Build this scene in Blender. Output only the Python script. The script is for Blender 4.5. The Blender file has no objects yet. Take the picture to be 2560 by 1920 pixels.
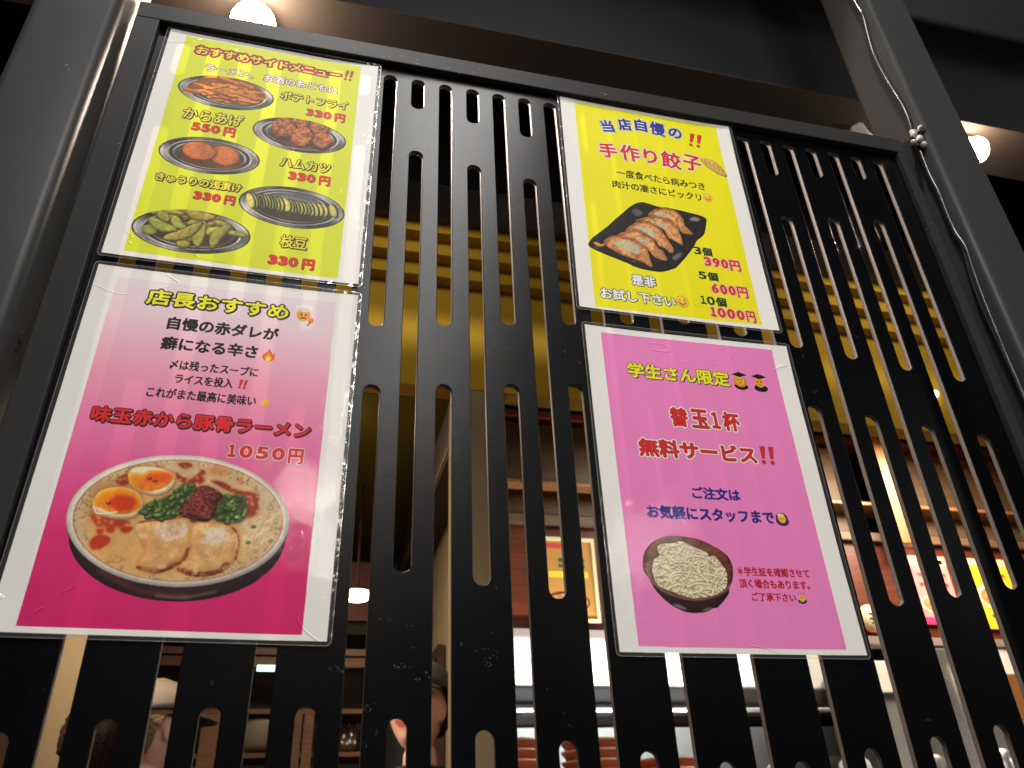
import bpy, bmesh, math, random, json
import numpy as np
from mathutils import Vector, Matrix
C = bpy.context.scene.collection
SC = bpy.context.scene
rad = math.radians
random.seed(7); RNG = np.random.default_rng(7)

# ------------------------------------------------------------------ camera
cam = bpy.data.cameras.new("camera"); cam.sensor_width = 36.0; cam.lens = 36.0*1999.4/2560
cam.clip_start = 0.02; cam.clip_end = 200
cam_o = bpy.data.objects.new("camera", cam); C.objects.link(cam_o)
def cam_rot(a, b, c):
    ca, sa, cb, sb, cc, sc = math.cos(a), math.sin(a), math.cos(b), math.sin(b), math.cos(c), math.sin(c)
    return (Matrix(((ca, -sa, 0), (sa, ca, 0), (0, 0, 1))) @ Matrix(((1, 0, 0), (0, cb, -sb), (0, sb, cb)))
            @ Matrix(((cc, 0, sc), (0, 1, 0), (-sc, 0, cc))))
R_ = cam_rot(rad(-15.0305), rad(31.1277), rad(2.58639))
CAM = Vector((0.08619, -0.57508, 1.40417))
m3 = Matrix((R_.col[0], R_.col[2], -R_.col[1])).transposed()
cam_o.matrix_world = Matrix.Translation(CAM) @ m3.to_4x4()
cam.dof.use_dof = True; cam.dof.focus_distance = 0.78; cam.dof.aperture_fstop = 11.0
SC.camera = cam_o

# ------------------------------------------------------------------ world and exposure (night, under a roof)
w = bpy.data.worlds.new("World"); SC.world = w; w.use_nodes = True
nt = w.node_tree; bg = nt.nodes["Background"]
sky = nt.nodes.new("ShaderNodeTexSky"); sky.sky_type = 'NISHITA'; sky.sun_disc = False
sky.sun_elevation = rad(2); sky.sun_rotation = rad(180)
nt.links.new(sky.outputs[0], bg.inputs[0]); bg.inputs[1].default_value = 0.0022
SC.view_settings.view_transform = 'Standard'; SC.view_settings.look = 'None'
SC.view_settings.exposure = 0.0; SC.view_settings.gamma = 1.0
SC.render.engine = 'CYCLES'
SC.cycles.max_bounces = 6; SC.cycles.transparent_max_bounces = 8
SC.cycles.caustics_reflective = False; SC.cycles.caustics_refractive = False

# ------------------------------------------------------------------ lamps of the hall in front of the shop and of the kitchen, plus unseen fills inside
def area(name, loc, target, size, power, col, spread=180):
    l = bpy.data.lights.new(name, 'AREA'); l.shape = 'DISK'; l.size = size; l.energy = power; l.color = col
    l.spread = rad(spread)
    o = bpy.data.objects.new(name, l); C.objects.link(o); o.location = loc
    o.rotation_euler = (Vector(target)-Vector(loc)).to_track_quat('-Z', 'Y').to_euler()
    return o
WARM = (1.0, 0.86, 0.72); NEUT = (1.0, 0.965, 0.93)
def strip(name, loc, sx, sy, power, col):
    o = area(name, loc, (loc[0], loc[1], 0), sx, power, col); o.data.shape = 'RECTANGLE'; o.data.size = sx; o.data.size_y = sy
    o.rotation_euler = (0, 0, 0); return o
strip("hall_tube_light", (0.33, -0.86, 3.0), 0.30, 0.62, 11.5, NEUT)
strip("hall_tube_light", (0.33, -1.95, 3.0), 0.18, 1.3, 22, NEUT)
area("hall_downlight", (-0.3, -2.2, 6.4), (0.1, 0, 1.6), 0.30, 235, NEUT)
area("hall_downlight", (-2.3, -1.5, 3.0), (0.0, 0, 1.7), 0.14, 9, WARM)
area("hall_downlight", (4.6, -1.5, 3.2), (0.5, 0, 1.7), 0.14, 26, NEUT)
area("hall_spot", (0.02, -2.7, 2.75), (0.1, 0, 1.7), 0.03, 3, WARM)
area("hall_spot", (1.55, -2.6, 2.6), (0.4, 0, 1.7), 0.03, 1.3, WARM)
area("cornice_light", (0.2, 0.98, 3.42), (0.2, 1.7, 2.9), 0.25, 2.6, (1.0, 0.92, 0.75))
area("cornice_light", (2.2, 0.98, 3.42), (2.2, 1.7, 2.9), 0.25, 4.6, (1.0, 0.92, 0.75))
area("kitchen_light", (1.7, 2.1, 3.05), (1.7, 2.35, 1.2), 0.8, 8, (1.0, 0.92, 0.8))
area("kitchen_light", (2.9, 2.05, 3.05), (2.8, 2.5, 1.2), 0.6, 38, (1.0, 0.82, 0.62))
k_ = area("hood_fill", (1.25, 2.30, 1.78), (1.25, 2.62, 2.10), 0.1, 9, (0.95, 1.0, 1.0), 120); k_.data.shape = 'RECTANGLE'; k_.data.size = 1.1; k_.data.size_y = 0.06; k_.rotation_euler = (rad(135), 0, 0)  # unseen strip added low in front to whiten the hood
area("dining_fill", (-0.05, 1.84, 2.74), (0.35, 2.02, 1.4), 0.2, 7, (1.0, 0.80, 0.56))  # unseen, placed over the passage to brighten the chef's face
area("dining_fill", (-1.05, 1.25, 2.45), (0.25, 2.0, 1.75), 0.2, 6, (1.0, 0.78, 0.56), 70)  # unseen fill added out of view to light the faces

CONTENT = json.loads(r'''{"poster":{"P1":[0.0,2.0,-0.01207],"P2":[-0.00275,1.69083,-0.01144],"P3":[0.41534,2.00291,-0.00669],"P4":[0.41765,1.68631,0.00258]},"text":{"P1":[["おすすめサイドメニュー",-77.9,68.3,117.3,132.5],["!!",70.8,80.5,118.9,134.5],["ラーメン、 お酒のおともに",-64.2,66.5,94.9,106.9],["ポテトフライ",10.9,78.8,72.7,86.8],["330円",37.7,77.0,54.5,67.0],["からあげ",-73.4,-17.5,23.5,40.8],["550円",-63.1,-22.7,9.6,22.3],["ハムカツ",21.7,69.3,-19.7,-5.7],["330円",30.6,70.2,-35.2,-22.9],["きゅうりの浅漬け",-81.4,-6.8,-60.2,-48.6],["330円",-46.7,-10.2,-76.1,-64.8],["枝豆",33.1,57.3,-117.2,-101.6],["330円",25.4,65.7,-138.2,-125.8]],"P2":[["店長おすすめ",-63.8,49.4,114.1,131.2],["EM",52.6,70.7,110.7,133.1],["自慢の赤ダレが",-43.1,43.7,92.4,105.4],["癖になる辛さ",-44.5,29.6,73.0,86.2],["EMfire",32.8,43.1,71.8,84.1],["〆は残ったスープに",-34.1,32.5,55.8,65.1],["ライスを投入",-28.3,15.1,43.4,52.6],["‼",18.8,26.0,44.1,52.2],["これがまた最高に美味い",-46.1,34.3,29.4,38.9],["EMok",37.2,43.9,29.4,37.6],["味玉赤から豚骨ラーメン",-80.3,78.5,4.6,18.9],["1050円",18.4,75.7,-17.4,-3.3]],"P3":[["当",-59.8,-42.7,102.1,123.6],["店",-38.7,-20.4,110.0,131.6],["自",-17.8,-1.0,113.3,135.4],["慢",0.9,21.6,111.3,135.5],["の",23.8,42.1,112.2,130.9],["!!",48.2,66.5,103.9,126.0],["手",-65.8,-42.4,61.0,85.8],["作",-41.1,-15.7,61.0,88.4],["り",-13.1,5.0,63.0,87.0],["餃",7.7,34.4,60.5,89.4],["子",34.9,59.3,62.3,90.2],["EMdump",57.9,88.3,60.1,89.4],["一度食べたら病みつき",-47.9,56.8,35.0,47.5],["肉汁の凄さにビックリ",-54.3,49.4,17.3,29.0],["EMsm",51.7,62.7,18.0,31.3],["3個",26.6,48.7,-62.0,-49.7],["390円",36.1,78.6,-77.0,-61.7],["5個",26.6,49.6,-94.5,-82.6],["600円",38.4,80.3,-111.7,-96.5],["10個",23.8,53.1,-126.7,-114.4],["1000円",32.2,82.6,-141.7,-126.8],["是非",-48.1,-21.2,-113.9,-98.8],["お試し下さい",-82.6,-3.4,-135.4,-120.3],["EMsm2",-3.2,10.5,-133.6,-118.7]],"P4":[["学生さん限定",-68.0,35.3,94.9,112.2],["EMst1",37.3,55.0,94.6,113.4],["EMst2",57.8,75.8,94.4,113.3],["替玉1杯",-34.4,37.7,46.7,68.4],["無料サービス",-68.1,46.9,14.9,34.5],["!!",49.1,66.0,16.6,34.5],["ご注文は",-24.0,21.6,-21.3,-9.3],["お気軽にスタッフまで",-67.7,49.8,-40.9,-28.0],["EMwo",50.5,63.3,-41.1,-28.9],["＊学生証を確認させて",4.8,70.9,-86.7,-78.7],["頂く場合もあります。",4.3,68.6,-96.7,-88.8],["ご了承下さい",13.1,53.4,-107.3,-99.8],["EMbow",54.3,62.9,-108.3,-98.9]]},"food":{"r_rim":[-77.6,-76.1,-78.9,-69.2,-75.1,-52.7,-62.2,-36.8,-43.8,-24.7,-13.0,-16.3,18.1,-18.3,45.7,-29.9,63.6,-48.0,69.2,-66.5,67.5,-81.4,53.1,-99.1,34.3,-109.5,3.2,-116.0,-22.1,-112.2,-47.7,-102.6,-66.1,-91.0],"r_in":[-73.2,-72.3,-71.2,-56.1,-58.5,-39.3,-39.2,-27.2,-12.2,-20.5,16.1,-22.4,41.8,-33.1,59.3,-48.3,65.5,-64.9,62.4,-80.8,50.0,-94.0,30.7,-106.3,3.9,-111.4,-22.2,-108.1,-45.2,-100.0,-62.8,-89.1],"r_body":[-77.2,-77.9,-68.6,-96.2,-51.6,-112.0,-35.9,-118.6,-23.9,-122.2,-2.2,-124.7,22.0,-121.4,44.4,-112.5,63.1,-93.3,69.6,-72.1,50.8,-100.1,5.3,-115.1,-43.0,-103.2],"r_egg1":[-62.5,-61.8,-63.0,-54.5,-58.9,-48.2,-49.2,-45.2,-37.6,-47.1,-30.8,-54.9,-30.2,-62.2,-35.0,-68.0,-44.1,-69.5,-55.4,-67.6],"r_yolk1":[-62.2,-59.9,-62.6,-54.5,-58.8,-48.7,-49.1,-45.6,-38.3,-47.6,-32.0,-55.0,-33.1,-61.5,-39.5,-65.1,-48.1,-65.3,-56.6,-62.3],"r_yolk1b":[-52.7,-58.3,-50.8,-52.7,-44.0,-51.1,-37.1,-53.5,-35.4,-58.0,-39.3,-62.4,-46.2,-63.3],"r_egg2":[-44.6,-34.4,-42.8,-29.5,-30.9,-27.5,-18.0,-30.2,-12.6,-34.6,-12.5,-42.3,-17.9,-48.4,-25.7,-50.4,-36.8,-47.0,-42.7,-41.8],"r_yolk2":[-44.7,-33.9,-36.2,-33.7,-31.1,-30.9,-24.6,-30.3,-18.3,-33.2,-13.3,-33.2,-17.5,-41.7,-26.4,-46.7,-35.2,-46.9,-41.9,-41.8],"r_scal1":[-28.3,-65.7,-29.1,-57.5,-20.4,-52.3,-12.4,-47.0,-7.8,-41.0,0.4,-40.3,1.9,-48.7,-4.0,-62.2,-19.1,-67.8],"r_scal2":[15.3,-49.6,24.8,-46.1,36.8,-47.1,39.3,-64.8,24.7,-67.6,15.7,-62.7],"r_paste":[-5.9,-58.6,1.0,-48.8,2.4,-42.1,10.4,-40.0,21.5,-46.3,18.9,-51.3,18.2,-62.5,13.2,-67.5,4.0,-66.2,-3.7,-64.0],"r_ch1":[-31.5,-71.3,-12.1,-66.4,-1.3,-63.9,3.3,-71.7,6.3,-86.7,2.7,-95.7,-6.3,-102.2,-14.9,-106.0,-23.0,-103.9,-26.3,-99.0,-22.0,-93.6,-27.1,-83.5],"r_ch1c":[-24.4,-102.7,-13.6,-105.1,-4.8,-102.1,2.7,-95.7,5.9,-85.9],"r_ch1t":[-31.4,-71.8,-26.7,-69.7,-12.0,-67.3,-1.2,-64.3],"r_ch1f":[-17.9,-72.2,-4.7,-67.7,1.6,-71.0,-0.1,-80.0,-14.7,-82.7],"r_ch2":[4.4,-70.8,8.3,-67.8,23.0,-67.3,33.4,-69.8,37.5,-81.3,37.0,-94.7,30.7,-101.1,17.9,-106.1,3.4,-104.2,1.5,-100.1,5.5,-93.8,5.6,-85.0],"r_ch2c":[1.9,-102.6,13.1,-105.9,27.0,-103.0,31.7,-97.6],"r_ch2r":[29.9,-69.1,35.2,-74.2,37.6,-82.2,37.3,-93.8],"r_ch2f":[13.6,-74.7,25.2,-70.3,30.2,-76.4,26.9,-82.0,14.4,-84.5],"r_o1":[-63.8,-64.6,-56.9,-74.8,-47.4,-75.9,-37.7,-74.0,-37.7,-70.0,-55.4,-67.6],"r_o2":[-58.3,-85.4,-54.6,-81.6,-47.6,-82.1,-46.5,-87.2,-53.1,-91.9,-57.6,-90.5],"r_o3":[-56.9,-74.8,-52.1,-75.4,-51.8,-80.6,-54.2,-83.4],"r_o4":[-50.6,-77.0,-48.4,-74.7,-45.0,-76.2,-45.5,-79.2,-49.0,-79.3],"r_o5":[-41.9,-76.0,-37.6,-74.4,-33.6,-74.6,-35.2,-78.2,-38.9,-79.1],"r_o6":[-51.9,-40.2,-45.8,-34.5,-43.1,-41.9,-47.8,-44.1],"r_o7":[-13.3,-30.8,-8.1,-34.3,-0.7,-33.7,5.0,-27.3,7.9,-34.9,3.6,-39.1,-5.6,-38.9,-11.0,-36.4],"r_o8":[11.3,-35.1,20.8,-36.3,30.1,-41.3,43.1,-42.8,47.6,-44.8,46.6,-50.2,48.3,-56.7,41.5,-62.8,35.2,-53.8,39.6,-48.8,27.9,-43.9,17.0,-39.0],"r_o9":[29.3,-33.0,33.0,-32.4,34.7,-35.2,31.8,-35.9],"r_o10":[-13.3,-24.0,-6.8,-22.4,-3.0,-25.1,-8.5,-27.5],"r_noo":[42.3,-68.3,49.7,-60.4,58.7,-57.8,61.8,-68.9,55.0,-82.1,45.0,-88.1,40.0,-81.2],"y_plate":[-26.8,1.0,-18.9,2.1,-3.1,-1.0,6.2,-0.1,23.1,-1.7,43.5,-4.5,49.7,-8.2,49.4,-11.8,44.9,-27.5,41.3,-34.1,32.9,-42.5,27.8,-51.8,15.4,-68.9,4.6,-82.0,-0.7,-85.7,-10.8,-90.5,-18.9,-91.9,-32.8,-91.3,-44.3,-88.5,-50.5,-85.6,-87.0,-72.6,-86.0,-61.9,-78.7,-53.3,-66.2,-40.2,-57.0,-29.2,-45.3,-15.8,-36.7,-6.2],"y5":[-18.5,-16.3,-13.3,-8.7,-5.6,-3.7,6.7,-1.3,15.6,-4.0,22.0,-13.4,22.8,-22.0,30.1,-33.6,20.8,-34.4,15.6,-31.9,12.3,-25.6,-0.4,-16.7,-10.8,-16.1],"y4":[-34.3,-26.6,-29.0,-23.0,-21.6,-19.0,-10.7,-15.7,-0.4,-16.7,11.2,-24.1,14.7,-33.0,16.1,-51.3,7.8,-46.9,0.7,-43.1,-2.8,-33.6,-10.6,-29.9,-22.5,-26.1],"y3":[-47.1,-43.4,-36.9,-31.3,-26.6,-26.0,-15.8,-27.4,-6.2,-33.4,-3.0,-40.4,1.7,-50.5,4.6,-59.2,0.3,-64.9,-4.4,-59.9,-11.5,-57.0,-14.7,-50.1,-24.6,-42.6,-34.6,-41.1],"y2":[-56.5,-50.1,-45.0,-43.0,-34.4,-39.4,-24.7,-43.5,-16.7,-49.6,-13.1,-58.9,-7.1,-64.5,-5.2,-74.8,-16.6,-74.3,-21.9,-68.7,-27.0,-61.4,-39.6,-54.5],"y1":[-71.5,-60.2,-63.5,-53.0,-55.2,-50.7,-44.6,-51.3,-33.0,-55.8,-25.8,-62.8,-24.4,-72.3,-22.7,-84.9,-24.9,-86.9,-32.3,-82.5,-42.5,-79.4,-55.3,-76.0,-65.9,-70.6,-71.3,-65.8],"y0":[-84.1,-65.7,-80.3,-63.8,-75.3,-65.7,-71.4,-63.4,-71.5,-67.5,-78.3,-69.9],"yc1":[-60.3,-60.6,-53.2,-56.9,-42.5,-56.7,-34.5,-62.7,-34.0,-69.1,-39.0,-71.6,-49.2,-68.5,-58.1,-65.2],"yc2":[-34.6,-52.0,-28.3,-50.0,-22.2,-55.6,-24.0,-59.2,-30.5,-57.0],"yc3":[-34.8,-36.9,-26.2,-33.6,-16.2,-36.0,-12.3,-43.0,-14.8,-45.9,-23.2,-42.4],"yc4":[-16.9,-25.0,-9.0,-23.6,1.1,-26.0,2.6,-30.0,-3.1,-31.1,-10.2,-27.2],"yc5":[-12.4,-12.0,-4.9,-8.8,3.2,-10.8,5.6,-13.9,-3.6,-14.7],"ye1":[-31.4,-75.1,-25.4,-70.1,-22.7,-84.9,-25.5,-86.2],"ye2":[-21.1,-67.7,-13.4,-60.6,-5.8,-74.1,-15.1,-73.2],"ye3":[-4.5,-55.8,0.8,-52.4,3.9,-59.3,0.4,-64.0],"ye5":[16.1,-28.4,22.5,-23.8,29.4,-33.3,18.1,-34.1],"yg1":[30.2,-11.0,36.4,-8.0,41.9,-9.6,39.0,-13.7,31.1,-14.3],"yg2":[1.7,-69.5,8.7,-63.4,13.8,-61.7,8.4,-70.0,3.1,-73.4],"n_bowl":[-51.0,-55.4,-37.8,-55.2,-24.0,-57.3,-10.7,-63.1,-1.5,-69.9,1.3,-77.5,0.8,-84.6,-1.6,-91.7,-5.0,-97.0,-7.1,-102.6,-17.8,-112.6,-22.1,-113.6,-28.6,-116.7,-36.9,-117.7,-44.5,-117.5,-50.0,-115.9,-57.1,-112.4,-65.0,-106.0,-70.6,-98.6,-73.6,-91.5,-77.0,-86.5,-77.2,-80.1,-74.9,-71.2,-68.8,-63.4,-60.2,-58.1],"n_front":[-76.7,-84.4,-70.1,-94.8,-62.5,-100.9,-52.3,-105.2,-41.9,-107.2,-30.4,-106.9,-18.4,-103.8,-9.3,-99.7,-2.3,-93.0,-2.3,-104.2,-21.3,-119.4,-48.5,-120.0,-72.7,-104.1],"n_rim":[-74.9,-84.7,-70.1,-94.8,-62.5,-100.9,-52.3,-105.2,-41.9,-107.2,-30.4,-106.9,-18.4,-103.8,-9.3,-99.7,-3.0,-93.9],"n_mass":[-61.5,-64.0,-54.8,-61.9,-46.3,-61.1,-43.2,-59.6,-38.6,-59.8,-32.1,-63.1,-25.4,-65.6,-19.3,-68.4,-18.0,-71.5,-13.1,-70.4,-9.6,-74.8,-5.0,-82.6,-5.6,-90.5,-8.3,-97.1,-18.2,-102.9,-32.5,-105.9,-41.6,-105.7,-54.5,-101.9,-66.3,-96.8,-69.3,-89.2,-69.7,-84.1,-66.9,-75.7,-61.9,-72.5,-62.7,-68.5],"n_gl":[-56.1,-112.0,-49.8,-114.7,-44.6,-115.4,-47.4,-113.4,-52.4,-111.5],"n_gl2":[-32.5,-115.9,-24.8,-113.2,-23.5,-113.6,-28.4,-115.8],"f_fries":[-77.7,62.1,-71.4,74.9,-60.3,88.0,-38.4,94.2,-18.3,88.3,-4.1,78.3,-2.1,68.8,-10.5,60.4,-21.8,56.3,-37.2,54.7,-47.9,54.2,-61.5,61.6,-73.2,58.4],"f_kar":[20.6,33.4,11.5,13.8,35.3,44.2,8.6,8.8,53.5,39.1,9.5,12.8,38.1,24.7,10.5,14.2,57.4,23.4,9.4,11.4,49.8,44.2,6.3,5.9,17.8,23.3,6.1,6.8],"f_oil":[14.8,15.6,30.6,14.7,61.5,22.0,66.7,18.6,61.1,9.1,46.6,11.5,31.3,7.9,19.4,9.7],"f_ham1":[-35.3,-14.5,-35.8,-19.1,-38.5,-23.0,-43.0,-25.7,-48.7,-26.9,-54.6,-26.3,-59.9,-24.0,-63.8,-20.5,-65.7,-16.1,-65.4,-11.6,-62.8,-7.6,-58.3,-4.8,-52.6,-3.6,-46.6,-4.1,-41.2,-6.4,-37.2,-10.1],"f_ham2":[-13.8,-15.9,-14.1,-20.9,-16.6,-25.1,-20.8,-28.1,-26.0,-29.3,-31.5,-28.6,-36.4,-26.1,-40.1,-22.1,-41.9,-17.4,-41.7,-12.4,-39.3,-8.1,-35.1,-5.1,-29.9,-3.8,-24.3,-4.5,-19.3,-7.1,-15.6,-11.1],"f_cuc":[3.1,-67.3,16.9,-65.7,34.6,-66.4,52.5,-67.2,76.7,-65.5],"f_pods":[[6.1,-75.3,-104.4,-65.8,-111.7,-53.3,-113.9],[6.3,-60.2,-124.3,-46.2,-117.2,-34.0,-102.2],[6.7,-32.6,-100.8,-35.1,-112.8,-33.0,-128.3],[5.7,-10.2,-100.0,-19.0,-113.2,-21.1,-128.4],[5.1,-56.9,-98.5,-52.9,-107.0,-45.8,-110.2],[6.1,-47.6,-90.8,-37.0,-94.6,-24.6,-93.3],[3.7,-13.2,-107.5,-4.7,-108.8,4.7,-110.0],[5.1,-70.5,-95.3,-65.6,-100.2,-61.4,-105.1],[5.1,-30.6,-113.1,-23.7,-109.5,-16.8,-105.9],[4.5,-42.9,-122.2,-36.0,-119.8,-29.5,-119.7],[3.7,-75.6,-98.6,-61.9,-93.6,-50.2,-94.8],[3.5,-24.7,-98.1,-16.1,-99.9,-6.9,-105.2],[4.1,-65.0,-94.2,-60.1,-99.1,-55.5,-106.3],[6.1,-76.4,-114.9,-73.5,-117.7,-70.2,-118.2],[6.1,-46.9,-126.9,-44.4,-127.5,-42.0,-127.7],[4.1,-45.0,-105.5,-39.2,-100.9,-34.8,-97.7]]},"chips":[[[0.2261,1.8044,10,1.2,2.5,1.3],[0.2376,1.8008,12,2.5,1.5,0.2],[0.1088,1.5241,12,3.5,1.2,-0.5],[0.112,1.5223,5,1,1,0],[0.1511,1.5253,14,3,1.0,0],[0.1633,1.517,6,1,1,1],[0.1704,1.5209,8,1.5,2,1],[0.16,1.538,5,1,0.8,0],[0.1579,1.5544,6,1.5,0.5,0],[0.1312,1.4983,14,2.5,1.5,0.2],[0.2133,1.5288,16,4,3,0.4],[0.2101,1.5372,8,4,1,0],[0.1942,1.5432,6,1,1,0.8],[0.2181,1.5512,4,0.8,0.8,0],[0.2221,1.5837,6,1.5,1.5,0.9],[0.1372,1.484,5,0.6,2,1.5],[0.1401,1.5584,5,3,0.6,0.3],[0.1294,1.4763,5,1,1.5,1],[0.5662,1.4907,6,2,1,0],[0.0296,1.5149,3,2,0.5,0.4],[0.1377,2.0209,4,0.6,0.8,1],[0.2919,1.801,5,1,3,1.3],[0.3035,1.7948,6,0.6,3,1.5],[0.5409,1.8277,5,1.5,3,-1],[0.5434,1.7879,8,3,1.5,-0.3]],[[0.1148,2.1601,5,2.5,0.3,0],[0.1311,2.1663,9,1.2,0.8,0],[0.1486,2.1637,4,1,0.6,0],[0.1462,2.1578,9,3.5,0.4,0],[0.1783,2.1704,6,0.7,0.7,1],[0.1794,2.1589,12,3.5,0.8,0],[0.1938,2.1537,6,0.5,1.2,1.5],[0.2105,2.1597,16,3.0,0.5,0],[0.2172,2.1669,5,0.4,2.5,1.5],[0.0786,2.1654,4,0.8,0.8,0],[0.3928,2.1733,6,1.2,0.3,0],[0.3722,2.168,3,0.4,0.8,1.3],[0.0389,2.1754,3,1,0.3,0],[0.2625,2.1613,8,2,0.4,-0.2]]]}''')

# ------------------------------------------------------------------ helpers
def lin(c):
    c = np.asarray(c, float)/255.0
    return np.where(c <= 0.04045, c/12.92, ((c+0.055)/1.055)**2.4)
def tag(o, label=None, cat=None, group=None, kind=None):
    if label: o['label'] = label
    if cat: o['category'] = cat
    if group: o['group'] = group
    if kind: o['kind'] = kind
    return o
def empty(name, loc, label, cat, group=None):
    o = bpy.data.objects.new(name, None); o.empty_display_size = 0.05; C.objects.link(o); o.location = loc
    return tag(o, label, cat, group)
def obj(name, bm, mat, parent=None, smooth=False):
    me = bpy.data.meshes.new(name)
    bmesh.ops.recalc_face_normals(bm, faces=bm.faces)
    bm.to_mesh(me); bm.free()
    if smooth:
        for p in me.polygons: p.use_smooth = True
    for m in (mat if isinstance(mat, (list, tuple)) else [mat]): me.materials.append(m)
    o = bpy.data.objects.new(name, me); C.objects.link(o)
    if parent: o.parent = parent
    return o
def box(bm, x0, x1, y0, y1, z0, z1, bev=0.0):
    r = bmesh.ops.create_cube(bm, size=1.0)
    vs = r['verts']
    for v in vs:
        v.co = Vector(((x0+x1)/2+v.co.x*(x1-x0), (y0+y1)/2+v.co.y*(y1-y0), (z0+z1)/2+v.co.z*(z1-z0)))
    if bev:
        es = list({e for v in vs for e in v.link_edges})
        bmesh.ops.bevel(bm, geom=es, offset=bev, segments=2, affect='EDGES', profile=0.6)
def lathe(bm, prof, loc=(0, 0, 0), n=24, M=None):
    rings = []
    for r, z in prof:
        ring = []
        for i in range(n):
            a = 2*math.pi*i/n
            v = Vector((r*math.cos(a), r*math.sin(a), z))
            if M: v = M @ v
            ring.append(bm.verts.new(v+Vector(loc)))
        rings.append(ring)
    for a, b in zip(rings, rings[1:]):
        for i in range(n):
            bm.faces.new((a[i], a[(i+1) % n], b[(i+1) % n], b[i]))
    if prof[0][0] > 1e-4: bm.faces.new(rings[0][::-1])
    if prof[-1][0] > 1e-4: bm.faces.new(rings[-1])
def tube(bm, pts, r, n=10):
    pts = [Vector(p) for p in pts]; rings = []
    for i, p in enumerate(pts):
        d = (pts[min(i+1, len(pts)-1)]-pts[max(i-1, 0)]).normalized()
        u = d.cross(Vector((0.3, 0.9, 0.1))).normalized(); v = d.cross(u)
        rr = r[i] if isinstance(r, (list, tuple)) else r
        rings.append([bm.verts.new(p+rr*(math.cos(2*math.pi*k/n)*u+math.sin(2*math.pi*k/n)*v)) for k in range(n)])
    for a, b in zip(rings, rings[1:]):
        for k in range(n): bm.faces.new((a[k], a[(k+1) % n], b[(k+1) % n], b[k]))
    bm.faces.new(rings[0][::-1]); bm.faces.new(rings[-1])
def spline(pts, n=8):
    P = [Vector(p) for p in pts]; P = [2*P[0]-P[1]]+P+[2*P[-1]-P[-2]]; out = []
    for i in range(1, len(P)-2):
        for t in np.linspace(0, 1, n, endpoint=False):
            a, b, c, d = P[i-1:i+3]
            out.append(0.5*((2*b)+(-a+c)*t+(2*a-5*b+4*c-d)*t*t+(-a+3*b-3*c+d)*t**3))
    return out+[P[-2]]
def s2l(r, g, b): return tuple(float(v) for v in lin((r, g, b)))
def mat(name, col, rough=0.5, metal=0.0, spec=0.5, var=0.0, vscale=6.0, bump=0.0, bscale=200.0, stretch=None, coat=0.0, emit=None, col2=None):
    m = bpy.data.materials.new(name); m.use_nodes = True; nt = m.node_tree; b = nt.nodes["Principled BSDF"]
    b.inputs["Roughness"].default_value = rough; b.inputs["Metallic"].default_value = metal
    b.inputs["Specular IOR Level"].default_value = spec; b.inputs["Coat Weight"].default_value = coat
    b.inputs["Base Color"].default_value = (*col, 1)
    tc = nt.nodes.new("ShaderNodeTexCoord"); mp = nt.nodes.new("ShaderNodeMapping")
    nt.links.new(tc.outputs["Object"], mp.inputs[0])
    if stretch: mp.inputs["Scale"].default_value = stretch
    if var:
        n = nt.nodes.new("ShaderNodeTexNoise"); n.inputs["Scale"].default_value = vscale; n.inputs["Detail"].default_value = 5
        cr = nt.nodes.new("ShaderNodeValToRGB"); c2 = col2 or tuple(min(1, c*(1+var)) for c in col)
        c1 = tuple(c*(1-var) for c in col) if not col2 else col
        cr.color_ramp.elements[0].position = 0.3; cr.color_ramp.elements[1].position = 0.7
        cr.color_ramp.elements[0].color = (*c1, 1); cr.color_ramp.elements[1].color = (*c2, 1)
        nt.links.new(mp.outputs[0], n.inputs["Vector"]); nt.links.new(n.outputs["Fac"], cr.inputs[0]); nt.links.new(cr.outputs[0], b.inputs["Base Color"])
    if bump:
        n = nt.nodes.new("ShaderNodeTexNoise"); n.inputs["Scale"].default_value = bscale; n.inputs["Detail"].default_value = 3
        bp = nt.nodes.new("ShaderNodeBump"); bp.inputs["Strength"].default_value = bump; bp.inputs["Distance"].default_value = 0.002
        nt.links.new(mp.outputs[0], n.inputs["Vector"]); nt.links.new(n.outputs["Fac"], bp.inputs["Height"]); nt.links.new(bp.outputs[0], b.inputs["Normal"])
    if emit:
        b.inputs["Emission Color"].default_value = (*emit[0], 1); b.inputs["Emission Strength"].default_value = emit[1]
    return m

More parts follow.
